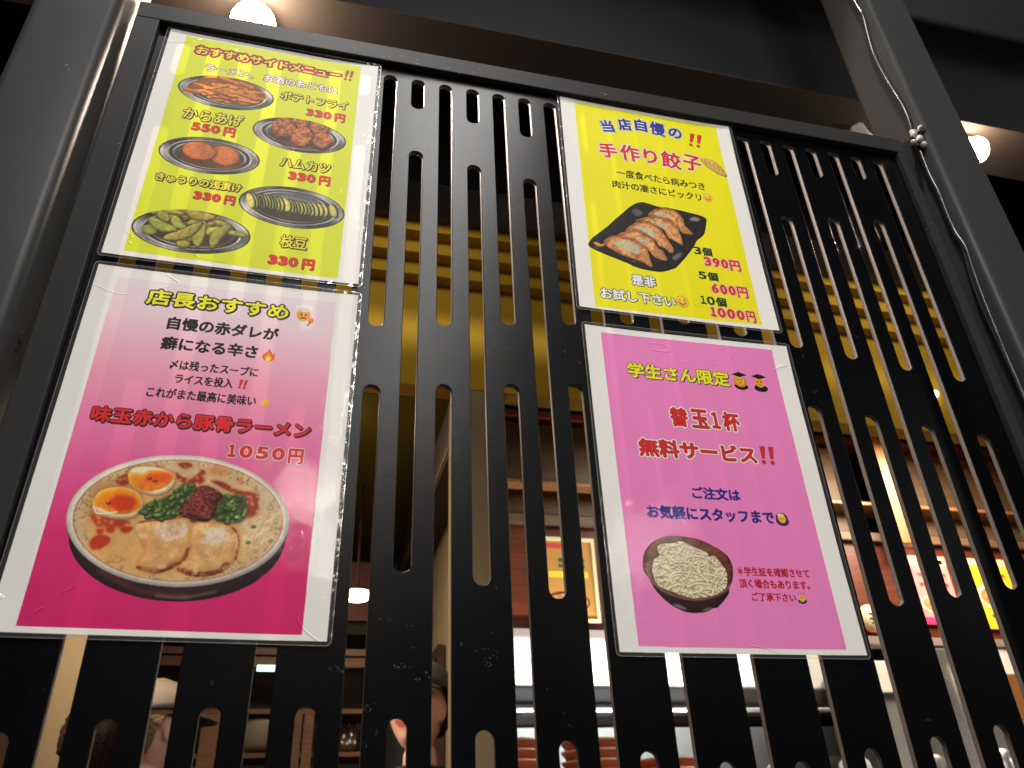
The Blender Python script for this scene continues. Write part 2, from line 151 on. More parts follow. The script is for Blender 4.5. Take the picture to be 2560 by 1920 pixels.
# ------------------------------------------------------------------ materials
def scuffed(name, base, rough, scuff, thr_a, thr_b, spec=0.3, bump=0.12, sc=(1, 1, 1)):
    """dark satin paint with orange peel and sparse chipped or rubbed spots"""
    m = mat(name, base, rough, spec=spec, bump=bump, bscale=900)
    nt = m.node_tree; b = nt.nodes["Principled BSDF"]; tc = nt.nodes["Texture Coordinate"]
    mp = nt.nodes.new("ShaderNodeMapping"); mp.inputs["Scale"].default_value = sc; nt.links.new(tc.outputs["Object"], mp.inputs[0])
    n1 = nt.nodes.new("ShaderNodeTexNoise"); n1.inputs["Scale"].default_value = 260; n1.inputs["Detail"].default_value = 6
    n2 = nt.nodes.new("ShaderNodeTexNoise"); n2.inputs["Scale"].default_value = 17; n2.inputs["Detail"].default_value = 2
    nt.links.new(mp.outputs[0], n1.inputs["Vector"]); nt.links.new(tc.outputs["Object"], n2.inputs["Vector"])
    g1 = nt.nodes.new("ShaderNodeMath"); g1.operation = 'GREATER_THAN'; g1.inputs[1].default_value = thr_a; nt.links.new(n1.outputs["Fac"], g1.inputs[0])
    g2 = nt.nodes.new("ShaderNodeMath"); g2.operation = 'GREATER_THAN'; g2.inputs[1].default_value = thr_b; nt.links.new(n2.outputs["Fac"], g2.inputs[0])
    mu = nt.nodes.new("ShaderNodeMath"); mu.operation = 'MULTIPLY'; nt.links.new(g1.outputs[0], mu.inputs[0]); nt.links.new(g2.outputs[0], mu.inputs[1])
    mx = nt.nodes.new("ShaderNodeMix"); mx.data_type = 'RGBA'; mx.inputs[6].default_value = (*base, 1); mx.inputs[7].default_value = (*scuff, 1)
    nt.links.new(mu.outputs[0], mx.inputs[0]); nt.links.new(mx.outputs[2], b.inputs["Base Color"])
    n3 = nt.nodes.new("ShaderNodeTexNoise"); n3.inputs["Scale"].default_value = 9; n3.inputs["Detail"].default_value = 6
    mr = nt.nodes.new("ShaderNodeMapRange"); mr.inputs[3].default_value = rough*0.85; mr.inputs[4].default_value = rough*1.2
    nt.links.new(tc.outputs["Object"], n3.inputs["Vector"]); nt.links.new(n3.outputs["Fac"], mr.inputs[0]); nt.links.new(mr.outputs[0], b.inputs["Roughness"])
    return m
M_panel = scuffed("black_satin_paint", (0.0018, 0.0021, 0.0028), 0.27, (0.05, 0.05, 0.05), 0.66, 0.69, spec=0.20, bump=0.05)
M_frame = scuffed("charcoal_paint", (0.030, 0.029, 0.029), 0.42, (0.12, 0.12, 0.12), 0.65, 0.66, sc=(0.25, 1, 1), spec=0.06, bump=.03)
M_col = scuffed("column_paint", (0.027, 0.027, 0.0265), 0.44, (0.1, 0.1, 0.1), 0.66, 0.69, spec=0.06, bump=.03)
M_fascia = mat("fascia_paint", (0.016, 0.019, 0.024), 0.6, var=0.2, vscale=3)
M_soffit = mat("soffit_brown", (0.050, 0.037, 0.034), 0.7, var=0.15, vscale=3)
M_black = mat("flat_black", (0.006, 0.006, 0.007), 0.6)
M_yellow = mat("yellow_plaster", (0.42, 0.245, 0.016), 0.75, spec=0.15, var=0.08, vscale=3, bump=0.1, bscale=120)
M_tan = mat("tan_wallpaper", (0.23, 0.165, 0.10), 0.6, var=0.12, vscale=4, stretch=(3, 3, 0.5))
M_beige = mat("beige_post", (0.27, 0.195, 0.10), 0.6, var=0.06)
M_redwood = mat("red_stained_wood", (0.13, 0.027, 0.011), 0.4, var=0.3, vscale=5, stretch=(1, 6, 14))
M_wood = mat("brown_wood", (0.15, 0.060, 0.022), 0.45, var=0.3, vscale=5, stretch=(1, 6, 16))
M_woodv = mat("orange_wood_post", (0.30, 0.125, 0.042), 0.45, var=0.25, vscale=5, stretch=(14, 6, 1))
M_tanboard = mat("tan_board", (0.13, 0.08, 0.042), 0.5, var=0.2, vscale=4, stretch=(1, 6, 14))
M_dkwood = mat("dark_wood", (0.03, 0.012, 0.008), 0.5, var=0.3, vscale=6, stretch=(1, 5, 12))
M_steel = mat("stainless_steel", (0.62, 0.62, 0.61), 0.32, metal=0.85, var=0.08, vscale=3, stretch=(1, 1, 30))
M_hood = mat("white_enamel", (0.82, 0.81, 0.78), 0.35, var=0.04, vscale=3)
M_grey = mat("grey_metal", (0.30, 0.30, 0.29), 0.4, metal=0.3)
M_bowl = mat("red_lacquer", (0.60, 0.15, 0.055), 0.25, coat=0.4, var=0.15)
M_bowl_rim = mat("pale_rim_highlight", (0.85, 0.52, 0.32), 0.3)
M_white = mat("white_ceramic", (0.7, 0.66, 0.58), 0.3, var=0.05)
M_skin = mat("skin", (0.74, 0.43, 0.32), 0.5, var=0.06, vscale=20)
M_lip = mat("lip", (0.42, 0.13, 0.10), 0.4)
M_hair_d = mat("dark_hair", (0.020, 0.011, 0.008), 0.85, spec=.15, var=0.5, vscale=40, stretch=(3, 3, 0.4))
M_hair_l = mat("light_brown_hair", (0.20, 0.135, 0.07), 0.7, var=0.2, vscale=40, stretch=(3, 3, 0.4))
M_cap_b = mat("beige_cloth", (0.19, 0.16, 0.13), 0.8, bump=0.3, bscale=300)
M_cap_d = mat("dark_cloth", (0.06, 0.055, 0.055), 0.8, bump=0.3, bscale=300)
M_shirt_g = mat("grey_shirt", (0.38, 0.37, 0.36), 0.8, var=0.08, bump=0.4, bscale=30)
M_shirt_k = mat("black_shirt", (0.025, 0.02, 0.018), 0.8, bump=0.4, bscale=30)
M_eye = mat("eye", (0.03, 0.02, 0.02), 0.2)
M_cable = mat("black_cable_sheath", (0.03, 0.03, 0.03), 0.16, spec=0.8, bump=0.25, bscale=60)
M_clip = mat("pale_clip", (0.5, 0.48, 0.42), 0.15, spec=0.8)
M_lampshade = mat("lamp_white", (0.75, 0.72, 0.70), 0.3)
M_bulb = mat("bulb_glow", (1, 1, 1), 0.5, emit=((1.0, 0.78, 0.52), 70))
M_pend = mat("pendant_glow", (1, 1, 1), 0.5, emit=((1.0, 0.88, 0.66), 14))
M_tubeg = mat("shelf_tube_glow", (1, 1, 1), 0.5, emit=((0.55, 1.0, 0.75), 2.2))
M_floor = mat("stone_floor", (0.12, 0.11, 0.10), 0.4, var=0.2, vscale=8)

# ------------------------------------------------------------------ floor and ceiling of the place
bm = bmesh.new(); box(bm, -8, 10, -9, 8, 0.05, 0.15); tag(obj("floor", bm, M_floor), kind='structure')
bm = bmesh.new(); box(bm, -8, 10, 0.9, 8, 3.75, 3.85); tag(obj("ceiling", bm, M_black), kind='structure')

# ------------------------------------------------------------------ the slotted screen
KX = [-7, 0, 3, 6, 8, 10, 12, 14, 16, 18, 20]
XX = [-.0872, .1208, .2107, .2988, .3575, .4172, .4775, .5380, .5990, .6612, .7235]
def colx(k): return float(np.interp(k, KX, XX))
def dist(k): return abs(k-10) if k >= -2 else 14+k
def slots_of(k):
    d = dist(k); L = k < 10
    if k % 2 == 0:
        return [(1.8505-(.0041 if L else .0033)*d, 2.1415), (1.28+.003*d, 1.783-(.0032 if L else .0026)*d)]
    return [(2.0595+(.0039 if L else .0047)*d, 2.1418), (1.5565+(.0040 if L else .0046)*d, 1.998+(.0038 if L else .0044)*d),
            (1.12+.003*d, (1.460 if L else 1.459)+(.0037 if L else .0041)*d)]
def loop_xy(cu, pts):
    sp = cu.splines.new('POLY'); sp.points.add(len(pts)-1)
    for p, q in zip(sp.points, pts): p.co = (q[0], q[1], 0, 1)
    sp.use_cyclic_u = True
cu = bpy.data.curves.new("screen_outline", 'CURVE'); cu.dimensions = '2D'; cu.fill_mode = 'BOTH'; cu.extrude = 0.0024
cu.bevel_depth = 0.0005; cu.bevel_resolution = 1
PX0, PX1, PZ0, PZ1 = -.1335, .7635, 1.05, 2.172
loop_xy(cu, [(PX0, PZ0), (PX1, PZ0), (PX1, PZ1), (PX0, PZ1)])
SW = 0.00735
for k in range(-7, 21):
    x = colx(k)
    for z0, z1 in slots_of(k):
        pts = []
        for i in range(13): a = math.pi*i/12; pts.append((x+SW*math.cos(a), z1-SW+SW*math.sin(a)))
        for i in range(13): a = math.pi+math.pi*i/12; pts.append((x+SW*math.cos(a), z0+SW+SW*math.sin(a)))
        loop_xy(cu, pts[::-1])
tmp = bpy.data.objects.new("tmp", cu); C.objects.link(tmp)
dg = bpy.context.evaluated_depsgraph_get()
me = bpy.data.meshes.new_from_object(tmp.evaluated_get(dg)); bpy.data.objects.remove(tmp)
me.name = "slotted_panel"
for v in me.vertices:
    x, y, z = v.co; v.co = (x, 0.0029-z, y)      # front face at y = 0
me.update()
bmp = bmesh.new(); bmp.from_mesh(me); bmesh.ops.recalc_face_normals(bmp, faces=bmp.faces); bmp.to_mesh(me); bmp.free()
me.materials.clear(); me.materials.append(M_panel); me.materials.append(mat("slot_edge", (.115, .095, .085), .5, var=.15, vscale=30))
for p in me.polygons:
    if abs(p.normal.y) < .3: p.material_index = 1  # slot walls and plate rim lighter than the face
screen = empty("slotted_screen", (0, 0, 0), "black slotted metal screen in a charcoal frame with four laminated menus taped on it", "screen")
po = bpy.data.objects.new("slotted_panel", me); C.objects.link(po); po.parent = screen
bm = bmesh.new(); box(bm, -.137, .766, -.008, -.0002, 2.1545, 2.1785, .0012); obj("top_rail", bm, M_frame, screen)
for x0, x1 in ((-.137, -.1143), (.7535, .766)):
    bm = bmesh.new(); box(bm, x0, x1, -.008, -.0002, 1.05, 2.1543, .0012); obj("side_rail", bm, M_frame, screen)

def chips(name, spots, seed, parent, y):
    rs = random.Random(seed); bm = bmesh.new()
    for x, z, n, sx, sz, ang in spots:
        for _ in range(n):
            cx, cz = x+rs.gauss(0, sx)/1000, z+rs.gauss(0, sz)/1000; a = ang+rs.gauss(0, .5); L, W_ = rs.uniform(.15, .9)/1000, rs.uniform(.06, .22)/1000
            pts = [(L*math.cos(t)*rs.uniform(.6, 1.2), W_*math.sin(t)*rs.uniform(.6, 1.3)) for t in (0, .9, 1.9, 3.1, 4.2, 5.3)]
            bm.faces.new([bm.verts.new((cx+u*math.cos(a)-v*math.sin(a), y, cz+u*math.sin(a)+v*math.cos(a))) for u, v in pts])
    o = obj(name, bm, M_chip, parent); o["kind"] = "stuff"; return o
M_chip = mat("bare_chip", (.15, .15, .15), .35, spec=.6)
chips("scuff_marks", CONTENT['chips'][0], 3, screen, -.00015); chips("scuff_marks", CONTENT['chips'][1], 5, screen, -.0082)
# ------------------------------------------------------------------ columns either side
def column(x0, x1, y0, y1, r, label):
    bm = bmesh.new(); pr = []
    for cx, cy, a0 in ((x1-r, y1-r, 0), (x0+r, y1-r, 90), (x0+r, y0+r, 180), (x1-r, y0+r, 270)):
        for i in range(7): a = rad(a0+15*i); pr.append((cx+r*math.cos(a), cy+r*math.sin(a)))
    lo = [bm.verts.new((x, y, 0.15)) for x, y in pr]; hi = [bm.verts.new((x, y, 2.9)) for x, y in pr]; n = len(pr)
    for i in range(n):
        f = bm.faces.new((lo[i], lo[(i+1) % n], hi[(i+1) % n], hi[i])); f.smooth = True
    bm.faces.new(lo[::-1]); bm.faces.new(hi)
    o = obj("steel_column", bm, M_col)
    for f in o.data.polygons: f.use_smooth = len(f.vertices) == 4
    tag(o, label, "column", "square columns either side of the screen")
    return o
column(-.2115, -.1385, -.045, .029, .009, "charcoal square steel column with rounded edges beside the green side dish menu")
column(.7705, .842, -.040, .037, .009, "charcoal square steel column with a black cable clipped along it")
# small weld lump on the near column face
bm = bmesh.new(); bmesh.ops.create_icosphere(bm, subdivisions=3, radius=.004)
for v in bm.verts: v.co = Vector((v.co.x*.5, v.co.y*.8, v.co.z*2.4))*(1+.25*math.sin(v.co.x*900+v.co.z*1300))
lump = obj("weld_lump", bm, M_col, None, True); lump.parent = bpy.data.objects["steel_column"]; lump.location = (-.1385, -.018, 1.752)

# ------------------------------------------------------------------ beams overhead and the three spot lamps
b1 = empty("ceiling_beam", (1, .29, 2.6), "dark beam with a brown underside carrying warm spot lamps behind the screen", "beam")
bm = bmesh.new(); box(bm, -3, 4, -.055, .055, .004, .95); obj("fascia", bm, M_fascia, b1)
bm = bmesh.new(); box(bm, -3, 4, -.055, .055, 0, .0035); obj("soffit", bm, M_soffit, b1)
bm = bmesh.new(); box(bm, -1.6, 4.4, -.26, .080, 2.9, 3.15, .004)
tag(obj("header_beam", bm, mat("header_brown", (.085, .065, .058), .7, var=.2)), "plain brown header beam running over the tops of the two columns", "beam")
bm = bmesh.new(); box(bm, -3, 5, .7, .8, 2.7, 3.75); tag(obj("dark_wall", bm, M_black), "black upper wall above the dining area behind the lamp beam", "wall")
def lamp(loc, tilt, label, lit=True, aim=(.42, .05, 1.95), beam=48, size=1.0):
    e = empty("spot_lamp", loc, label, "lamp", "spot lamps under the ceiling beam"); e.scale = (size, size, size)
    M = Matrix.Rotation(tilt[0], 3, 'X') @ Matrix.Rotation(tilt[1], 3, 'Y')
    bm = bmesh.new(); lathe(bm, [(.014, .078), (.020, .070), (.022, .046), (.030, .024), (.0295, .023), (.020, .044), (.0001, .048)], n=28, M=M); obj("lamp_shade", bm, M_lampshade, e, True)
    bm = bmesh.new(); lathe(bm, [(.0001, .046), (.012, .044), (.024, .022), (.032, -.004), (.034, -.020), (.028, -.034), (.014, -.042), (.0001, -.044)], n=32, M=M); obj("bulb", bm, M_bulb if lit else M_lampshade, e, True)
    bm = bmesh.new(); tube(bm, [(0, 0, .055), (0, 0, .115)], .006); obj("stem", bm, M_lampshade, e)
    if lit:
        l = bpy.data.lights.new("lamp_beam", 'SPOT'); l.energy = beam; l.color = (1.0, .80, .66); l.spot_size = rad(105); l.spot_blend = .6; l.shadow_soft_size = .03
        o = bpy.data.objects.new("lamp_beam", l); C.objects.link(o); p = Vector(loc)+Vector((.004, -.004, -.058)); o.location = p
        o.rotation_euler = (Vector(aim)-p).to_track_quat('-Z', 'Y').to_euler()
    return e
lamp((-.080, .272, 2.553), (rad(-38), rad(-4)), "bright warm spot lamp just above the green side dish menu")
lamp((1.035, .290, 2.545), (rad(30), rad(-35)), "unlit white spot lamp half hidden by the cable column", False, size=.62)
lamp((1.256, .268, 2.562), (rad(-35), rad(14)), "bright warm spot lamp on the far side of the cable column", True, (.9, .1, 1.7), 34, .8)

# ------------------------------------------------------------------ cable and clip on the far column
cx = .7672
cpts = [(.768, -.022, 2.56), (.768, -.0228, 2.451), (.768, -.0262, 2.4113), (.768, -.0215, 2.3737), (.768, -.0180, 2.336), (.768, -.0192, 2.2983), (.768, -.0234, 2.2534),
        (.768, -.0276, 2.2167), (.768, -.0268, 2.1896), (.768, -.0232, 2.1687), (.768, -.0249, 2.1418), (.768, -.0241, 2.1029), (.768, -.0258, 2.0708), (.768, -.0249, 2.0347), (.768, -.0257, 2.0073),
        (.768, -.0295, 1.9833), (.768, -.0272, 1.9551), (.768, -.0251, 1.9243), (.768, -.0242, 1.8967), (.768, -.0236, 1.8638), (.768, -.0233, 1.8193), (.768, -.026, 1.6), (.768, -.024, 1.2)]
cb = empty("power_cable", cpts[0], "glossy black power cable hanging down the inner face of the far column", "cable")
off = Vector(cpts[0])
bm = bmesh.new(); tube(bm, [p-off for p in spline(cpts, 6)], .0025); obj("cord", bm, M_cable, cb, True)
bm = bmesh.new(); tube(bm, [p-off+Vector((-.0006, .0042*math.sin(i*.087), 0)) for i, p in enumerate(spline(cpts[14:21], 6))], .0019); obj("cord", bm, M_cable, cb, True)
cl = empty("cable_clip", (.7655, -.030, 2.158), "shiny pale clip bundle pinning the black cable at the end of the top rail", "clip")
bm = bmesh.new()
for dx, dy, dz, sx, sz, ro in ((0, 0, .009, .007, .004, .2), (-.006, -.003, .001, .005, .0035, 1.1), (-.001, -.004, -.006, .0045, .006, .5), (.004, -.002, -.013, .005, .005, .1), (-.009, -.001, -.011, .004, .0035, .9), (.006, -.005, .014, .003, .003, 0)):
    r = bmesh.ops.create_icosphere(bm, subdivisions=2, radius=1.0)
    for v in r['verts']:
        c = Matrix.Rotation(ro, 3, 'Y') @ Vector((v.co.x*sx, v.co.y*.004, v.co.z*sz)); v.co = c+Vector((dx, dy, dz))
obj("clip_body", bm, M_clip, cl, True)
bm = bmesh.new(); tube(bm, [(-.008, 0, -.002), (0, -.006, .004), (.009, -.008, .008)], .0022); obj("strap", bm, M_black, cl, True)

# ================================================================== printed menus
PW, PH, RS = 840, 1188, 4          # quarter millimetre raster, 210 x 297 mm
def vnoise(h, w, cell, seed=0):
    g = np.random.default_rng(seed).random((int(h/cell)+3, int(w/cell)+3))
    y = np.arange(h)/cell; x = np.arange(w)/cell
    y0 = y.astype(int); x0 = x.astype(int); fy = (y-y0)[:, None]; fx = (x-x0)[None]
    fy = fy*fy*(3-2*fy); fx = fx*fx*(3-2*fx)
    a = g[y0][:, x0]; b = g[y0][:, x0+1]; c = g[y0+1][:, x0]; d = g[y0+1][:, x0+1]
    return (a*(1-fx)+b*fx)*(1-fy)+(c*(1-fx)+d*fx)*fy
def fbm(h, w, cell, seed=0, oct=3):
    s = 0; t = 0
    for o in range(oct): s = s+vnoise(h, w, max(1.5, cell/2**o), seed+o*17)/2**o; t += 1/2**o
    return s/t
def blur(a, s):
    k = np.exp(-0.5*(np.arange(-int(3*s)-1, int(3*s)+2)/s)**2); k /= k.sum()
    p = len(k)//2
    b = np.apply_along_axis(lambda r: np.convolve(r, k, 'same'), 0, a)
    return np.apply_along_axis(lambda r: np.convolve(r, k, 'same'), 1, b)
def dilate(m, r):
    if r < 0.6: return m
    out = m.copy(); R = int(r); H, W = m.shape
    for dy in range(-R, R+1):
        hw = int(math.sqrt(max(0, r*r-dy*dy)))
        row = np.zeros_like(m)
        if dy >= 0: row[dy:] = m[:H-dy]
        else: row[:dy] = m[-dy:]
        c = np.cumsum(np.pad(row.astype(np.int32), ((0, 0), (hw+1, hw))), axis=1)
        out |= (c[:, 2*hw+1:]-c[:, :-2*hw-1]) > 0
    return out
def smooth_poly(f):
    P = np.array(f).reshape(-1, 2); n = len(P); out = []
    for i in range(n):
        a, b, c, d = P[i-1], P[i], P[(i+1) % n], P[(i+2) % n]
        for t in (0, .2, .4, .6, .8): out.append(0.5*(2*b+(c-a)*t+(2*a-5*b+4*c-d)*t*t+(3*b-a-3*c+d)*t**3))
    return np.array(out)
class Print:
    """raster of one sheet: colour, and which part each cell belongs to (0 sheet, 1 lettering, 2.. pictures)"""
    def __init__(s):
        s.rgb = np.zeros((PH, PW, 3)); s.rgb[:] = (226, 224, 219); s.id = np.zeros((PH, PW), np.int16)
    def win(s, x0, x1, y0, y1):
        c0 = max(0, int((x0+105)*RS)); c1 = min(PW, int((x1+105)*RS)+1); r0 = max(0, int((148.5-y1)*RS)); r1 = min(PH, int((148.5-y0)*RS)+1)
        return slice(r0, r1), slice(c0, c1)
    def grid(s, sl):
        y = 148.5-(np.arange(sl[0].start, sl[0].stop)+.5)/RS; x = (np.arange(sl[1].start, sl[1].stop)+.5)/RS-105
        return x[None, :], y[:, None]
    def poly(s, f, smooth=True, pad=0):
        P = smooth_poly(f) if smooth else np.array(f).reshape(-1, 2)
        sl = s.win(P[:, 0].min()-pad, P[:, 0].max()+pad, P[:, 1].min()-pad, P[:, 1].max()+pad)
        x, y = s.grid(sl); m = np.zeros((y.shape[0], x.shape[1]), bool)
        for (xa, ya), (xb, yb) in zip(P, np.roll(P, -1, 0)):
            if ya == yb: continue
            m ^= ((ya > y) != (yb > y)) & (x < (xb-xa)*(y-ya)/(yb-ya)+xa)
        return sl, m
    def ell(s, cx, cy, rx, ry, rot=0, wob=0, seed=1):
        R = max(rx, ry)*1.3; sl = s.win(cx-R, cx+R, cy-R, cy+R); x, y = s.grid(sl)
        c, q = math.cos(rot), math.sin(rot); u = ((x-cx)*c+(y-cy)*q)/rx; v = (-(x-cx)*q+(y-cy)*c)/ry
        rr = u*u+v*v
        if wob: rr = rr+wob*(fbm(rr.shape[0], rr.shape[1], 14, seed)-.5)
        return sl, rr < 1
    def line(s, f, w, taper=False):
        P = np.array(f).reshape(-1, 2)
        if len(P) > 2: P = np.array([tuple(v)[:2] for v in spline([(a, b, 0) for a, b in P], 6)])
        mw = np.max(w); sl = s.win(P[:, 0].min()-mw, P[:, 0].max()+mw, P[:, 1].min()-mw, P[:, 1].max()+mw); x, y = s.grid(sl)
        d = np.full((y.shape[0], x.shape[1]), 9e9); n = len(P)-1
        for i, ((xa, ya), (xb, yb)) in enumerate(zip(P, P[1:])):
            L = (xb-xa)**2+(yb-ya)**2+1e-9; t = np.clip(((x-xa)*(xb-xa)+(y-ya)*(yb-ya))/L, 0, 1)
            g = (i+t)/n; ww = w/2*(np.clip(np.sin(np.pi*np.clip(g*.94+.04, 0, 1)), .12, 1)**.55) if taper else w/2
            d = np.minimum(d, np.hypot(x-xa-t*(xb-xa), y-ya-t*(yb-ya))-ww)
        return sl, d < 0
    def paint(s, slm, col, pid=None, a=1.0, clip=None):
        sl, m = slm
        if clip is not None: m = m & clip[sl]
        if isinstance(a, np.ndarray): al = (a*m)[..., None]
        else: al = a*m[..., None].astype(float)
        s.rgb[sl] = s.rgb[sl]*(1-al)+np.asarray(col, float)*al
        if pid is not None: s.id[sl][m] = pid
    def full(s, slm):
        f = np.zeros((PH, PW), bool); f[slm[0]] = slm[1]; return f
    def soft(s, slm, col, sig, a=1.0, clip=None, pid=None):
        """feathered patch"""
        sl, m = slm; p = int(3*sig)+1
        r0, r1 = max(0, sl[0].start-p), min(PH, sl[0].stop+p); c0, c1 = max(0, sl[1].start-p), min(PW, sl[1].stop+p)
        M = np.zeros((r1-r0, c1-c0)); M[sl[0].start-r0:sl[0].stop-r0, sl[1].start-c0:sl[1].stop-c0] = m
        M = blur(M, sig)*a; s2 = (slice(r0, r1), slice(c0, c1))
        if clip is not None: M = M*clip[s2]
        s.rgb[s2] = s.rgb[s2]*(1-M[..., None])+np.asarray(col, float)*M[..., None]
    def blob(s, slm, base, dark, pid=None, sig=4, k=1.0, tex=0.15, cell=8, seed=3, clip=None, light=(-.5, .8), rim=.75):
        """a rounded photographed lump: printed tone follows its bulge"""
        sl, m = slm; mf = m.astype(float); h = blur(np.pad(mf, 20), sig)[20:-20, 20:-20]
        gy, gx = np.gradient(h); n = fbm(*m.shape, cell, seed)
        sh = 1+k*sig*(gx*-light[0]*-1*-1+gy*light[1])+tex*2*(n-.5)
        t = np.clip((h-.5)*2, 0, 1)**rim
        col = (np.asarray(dark, float)*(1-t[..., None])+np.asarray(base, float)*t[..., None])*sh[..., None]
        if clip is not None: m = m & clip[sl]
        s.rgb[sl][m] = np.clip(col, 0, 250)[m]
        if pid is not None: s.id[sl][m] = pid
# ---- lettering
_tc = bpy.data.curves.new("lettering_tmp", 'FONT'); _to = bpy.data.objects.new("lettering_tmp", _tc); C.objects.link(_to)
def glyphs(text):
    _tc.body = text; bpy.context.view_layer.update()
    dg = bpy.context.evaluated_depsgraph_get(); ev = _to.evaluated_get(dg); m = ev.to_mesh(); m.calc_loop_triangles()
    V = np.empty(len(m.vertices)*3); m.vertices.foreach_get("co", V); V = V.reshape(-1, 3)[:, :2].copy()
    T = np.empty(len(m.loop_triangles)*3, np.int32); m.loop_triangles.foreach_get("vertices", T); ev.to_mesh_clear()
    return V, T.reshape(-1, 3)
def raster(V, T, shape):
    m = np.zeros(shape, bool)
    for t in T:
        (x0, y0), (x1, y1), (x2, y2) = V[t]
        a, b = max(0, int(min(x0, x1, x2))), min(shape[1], int(max(x0, x1, x2))+2)
        c, d = max(0, int(min(y0, y1, y2))), min(shape[0], int(max(y0, y1, y2))+2)
        if b <= a or d <= c: continue
        X = np.arange(a, b)[None]+.5; Y = np.arange(c, d)[:, None]+.5
        e0 = (x1-x0)*(Y-y0)-(y1-y0)*(X-x0); e1 = (x2-x1)*(Y-y1)-(y2-y1)*(X-x1); e2 = (x0-x2)*(Y-y2)-(y0-y2)*(X-x2)
        m[c:d, a:b] |= ((e0 >= 0) & (e1 >= 0) & (e2 >= 0)) | ((e0 <= 0) & (e1 <= 0) & (e2 <= 0))
    return m
def bang(P, bx, fill, outs=(), italic=.12):
    x0, x1, y0, y1 = bx; w_ = (x1-x0)/2; h_ = y1-y0
    for layer in (1, 0):
        g = (outs[0][0] if outs else .25) if layer else 0; colr = outs[0][1] if layer and outs else fill
        for k_ in (0, 1):
            cx = x0+w_*(k_+.42); f = lambda u, v: (cx+u+italic*(v-h_*.4), y0+v)
            P.paint(P.poly([*f(-w_*.30-g, h_+g), *f(w_*.30+g, h_+g), *f(w_*.16+g, h_*.33-g), *f(-w_*.16-g, h_*.33-g)], False), colr, 1)
            c_ = f(0, h_*.12); P.paint(P.ell(c_[0], c_[1], w_*.22+g, h_*.11+g), colr, 1)
def draw_text(P, text, bx, fill, bold=.25, outs=(), shadow=None, rot=0.0, italic=0.0):
    x0, x1, y0, y1 = bx
    if text.endswith("円") and len(text) > 2:
        w = x1-x0; f = .655 if len(text) == 4 else .745
        if len(outs) > 1: f += .02
        draw_text(P, text[:-1], (x0, x0+w*f, y0+(y1-y0)*.08, y1-(y1-y0)*.04), fill, bold*1.5, outs, shadow)
        draw_text(P, "円", (x0+w*(f+(.075 if len(outs) < 2 else .012)), x1, y0-(y1-y0)*.06, y1-(y1-y0)*.02), fill, bold, outs, shadow); return
    if text == "!!":
        bang(P, bx, fill, outs, italic); return
    if len(text) > 1 and any(c_ in "0123456789" for c_ in text):
        wd = [({"1": .62}.get(c_, .86) if c_.isdigit() else 1.15) for c_ in text]; tot = sum(wd); X = x0
        for c_, w_ in zip(text, wd):
            cw = (x1-x0)*w_/tot; k_ = .0 if c_.isdigit() and all(q.isdigit() for q in text) else .06
            draw_text(P, "\uff11" if c_ == "1" else c_, (X+cw*.04, X+cw*.98, y0+(y1-y0)*(k_ if c_.isdigit() else 0), y1-(y1-y0)*(k_ if c_.isdigit() else 0)), fill, bold, outs, shadow); X += cw
        return
    V, T = glyphs(text); mn, mx = V.min(0), V.max(0)
    sh = bold+.6*(sum(o[0] for o in outs) if outs else 0)
    ex0, ex1, ey0, ey1 = x0+sh, x1-sh, y0+sh, y1-sh
    if text == "ー": ey0, ey1 = (y0+y1)/2-.3, (y0+y1)/2+.3
    U = (V-mn)/np.maximum(mx-mn, 1e-6); U[:, 0] = ex0+U[:, 0]*(ex1-ex0); U[:, 1] = ey0+U[:, 1]*(ey1-ey0)
    U[:, 0] += italic*(U[:, 1]-ey0)
    if rot:
        c, q = math.cos(rot), math.sin(rot); o = np.array([(x0+x1)/2, (y0+y1)/2]); U = (U-o)@np.array([[c, q], [-q, c]])+o
    pad = 6; sl = P.win(x0-pad, x1+pad, y0-pad, y1+pad)
    A = np.empty_like(U); A[:, 0] = (U[:, 0]+105)*RS-sl[1].start; A[:, 1] = (148.5-U[:, 1])*RS-sl[0].start
    m = raster(A, T, (sl[0].stop-sl[0].start, sl[1].stop-sl[1].start))
    m = dilate(m, bold*RS)
    tot = 0; layers = []
    for wd, colr in outs: tot += wd; layers.append((dilate(m, tot*RS), colr))
    if shadow:
        dx, dy, colr = shadow; big = layers[-1][0] if layers else m
        sx, sy = int(dx*RS), int(-dy*RS); q = np.roll(np.roll(big, sy, 0), sx, 1); P.paint((sl, q | np.roll(np.roll(big, sy//2, 0), sx//2, 1)), colr, 1)
    for q, colr in layers[::-1]: P.paint((sl, q), colr, 1)
    P.paint((sl, m), fill, 1)
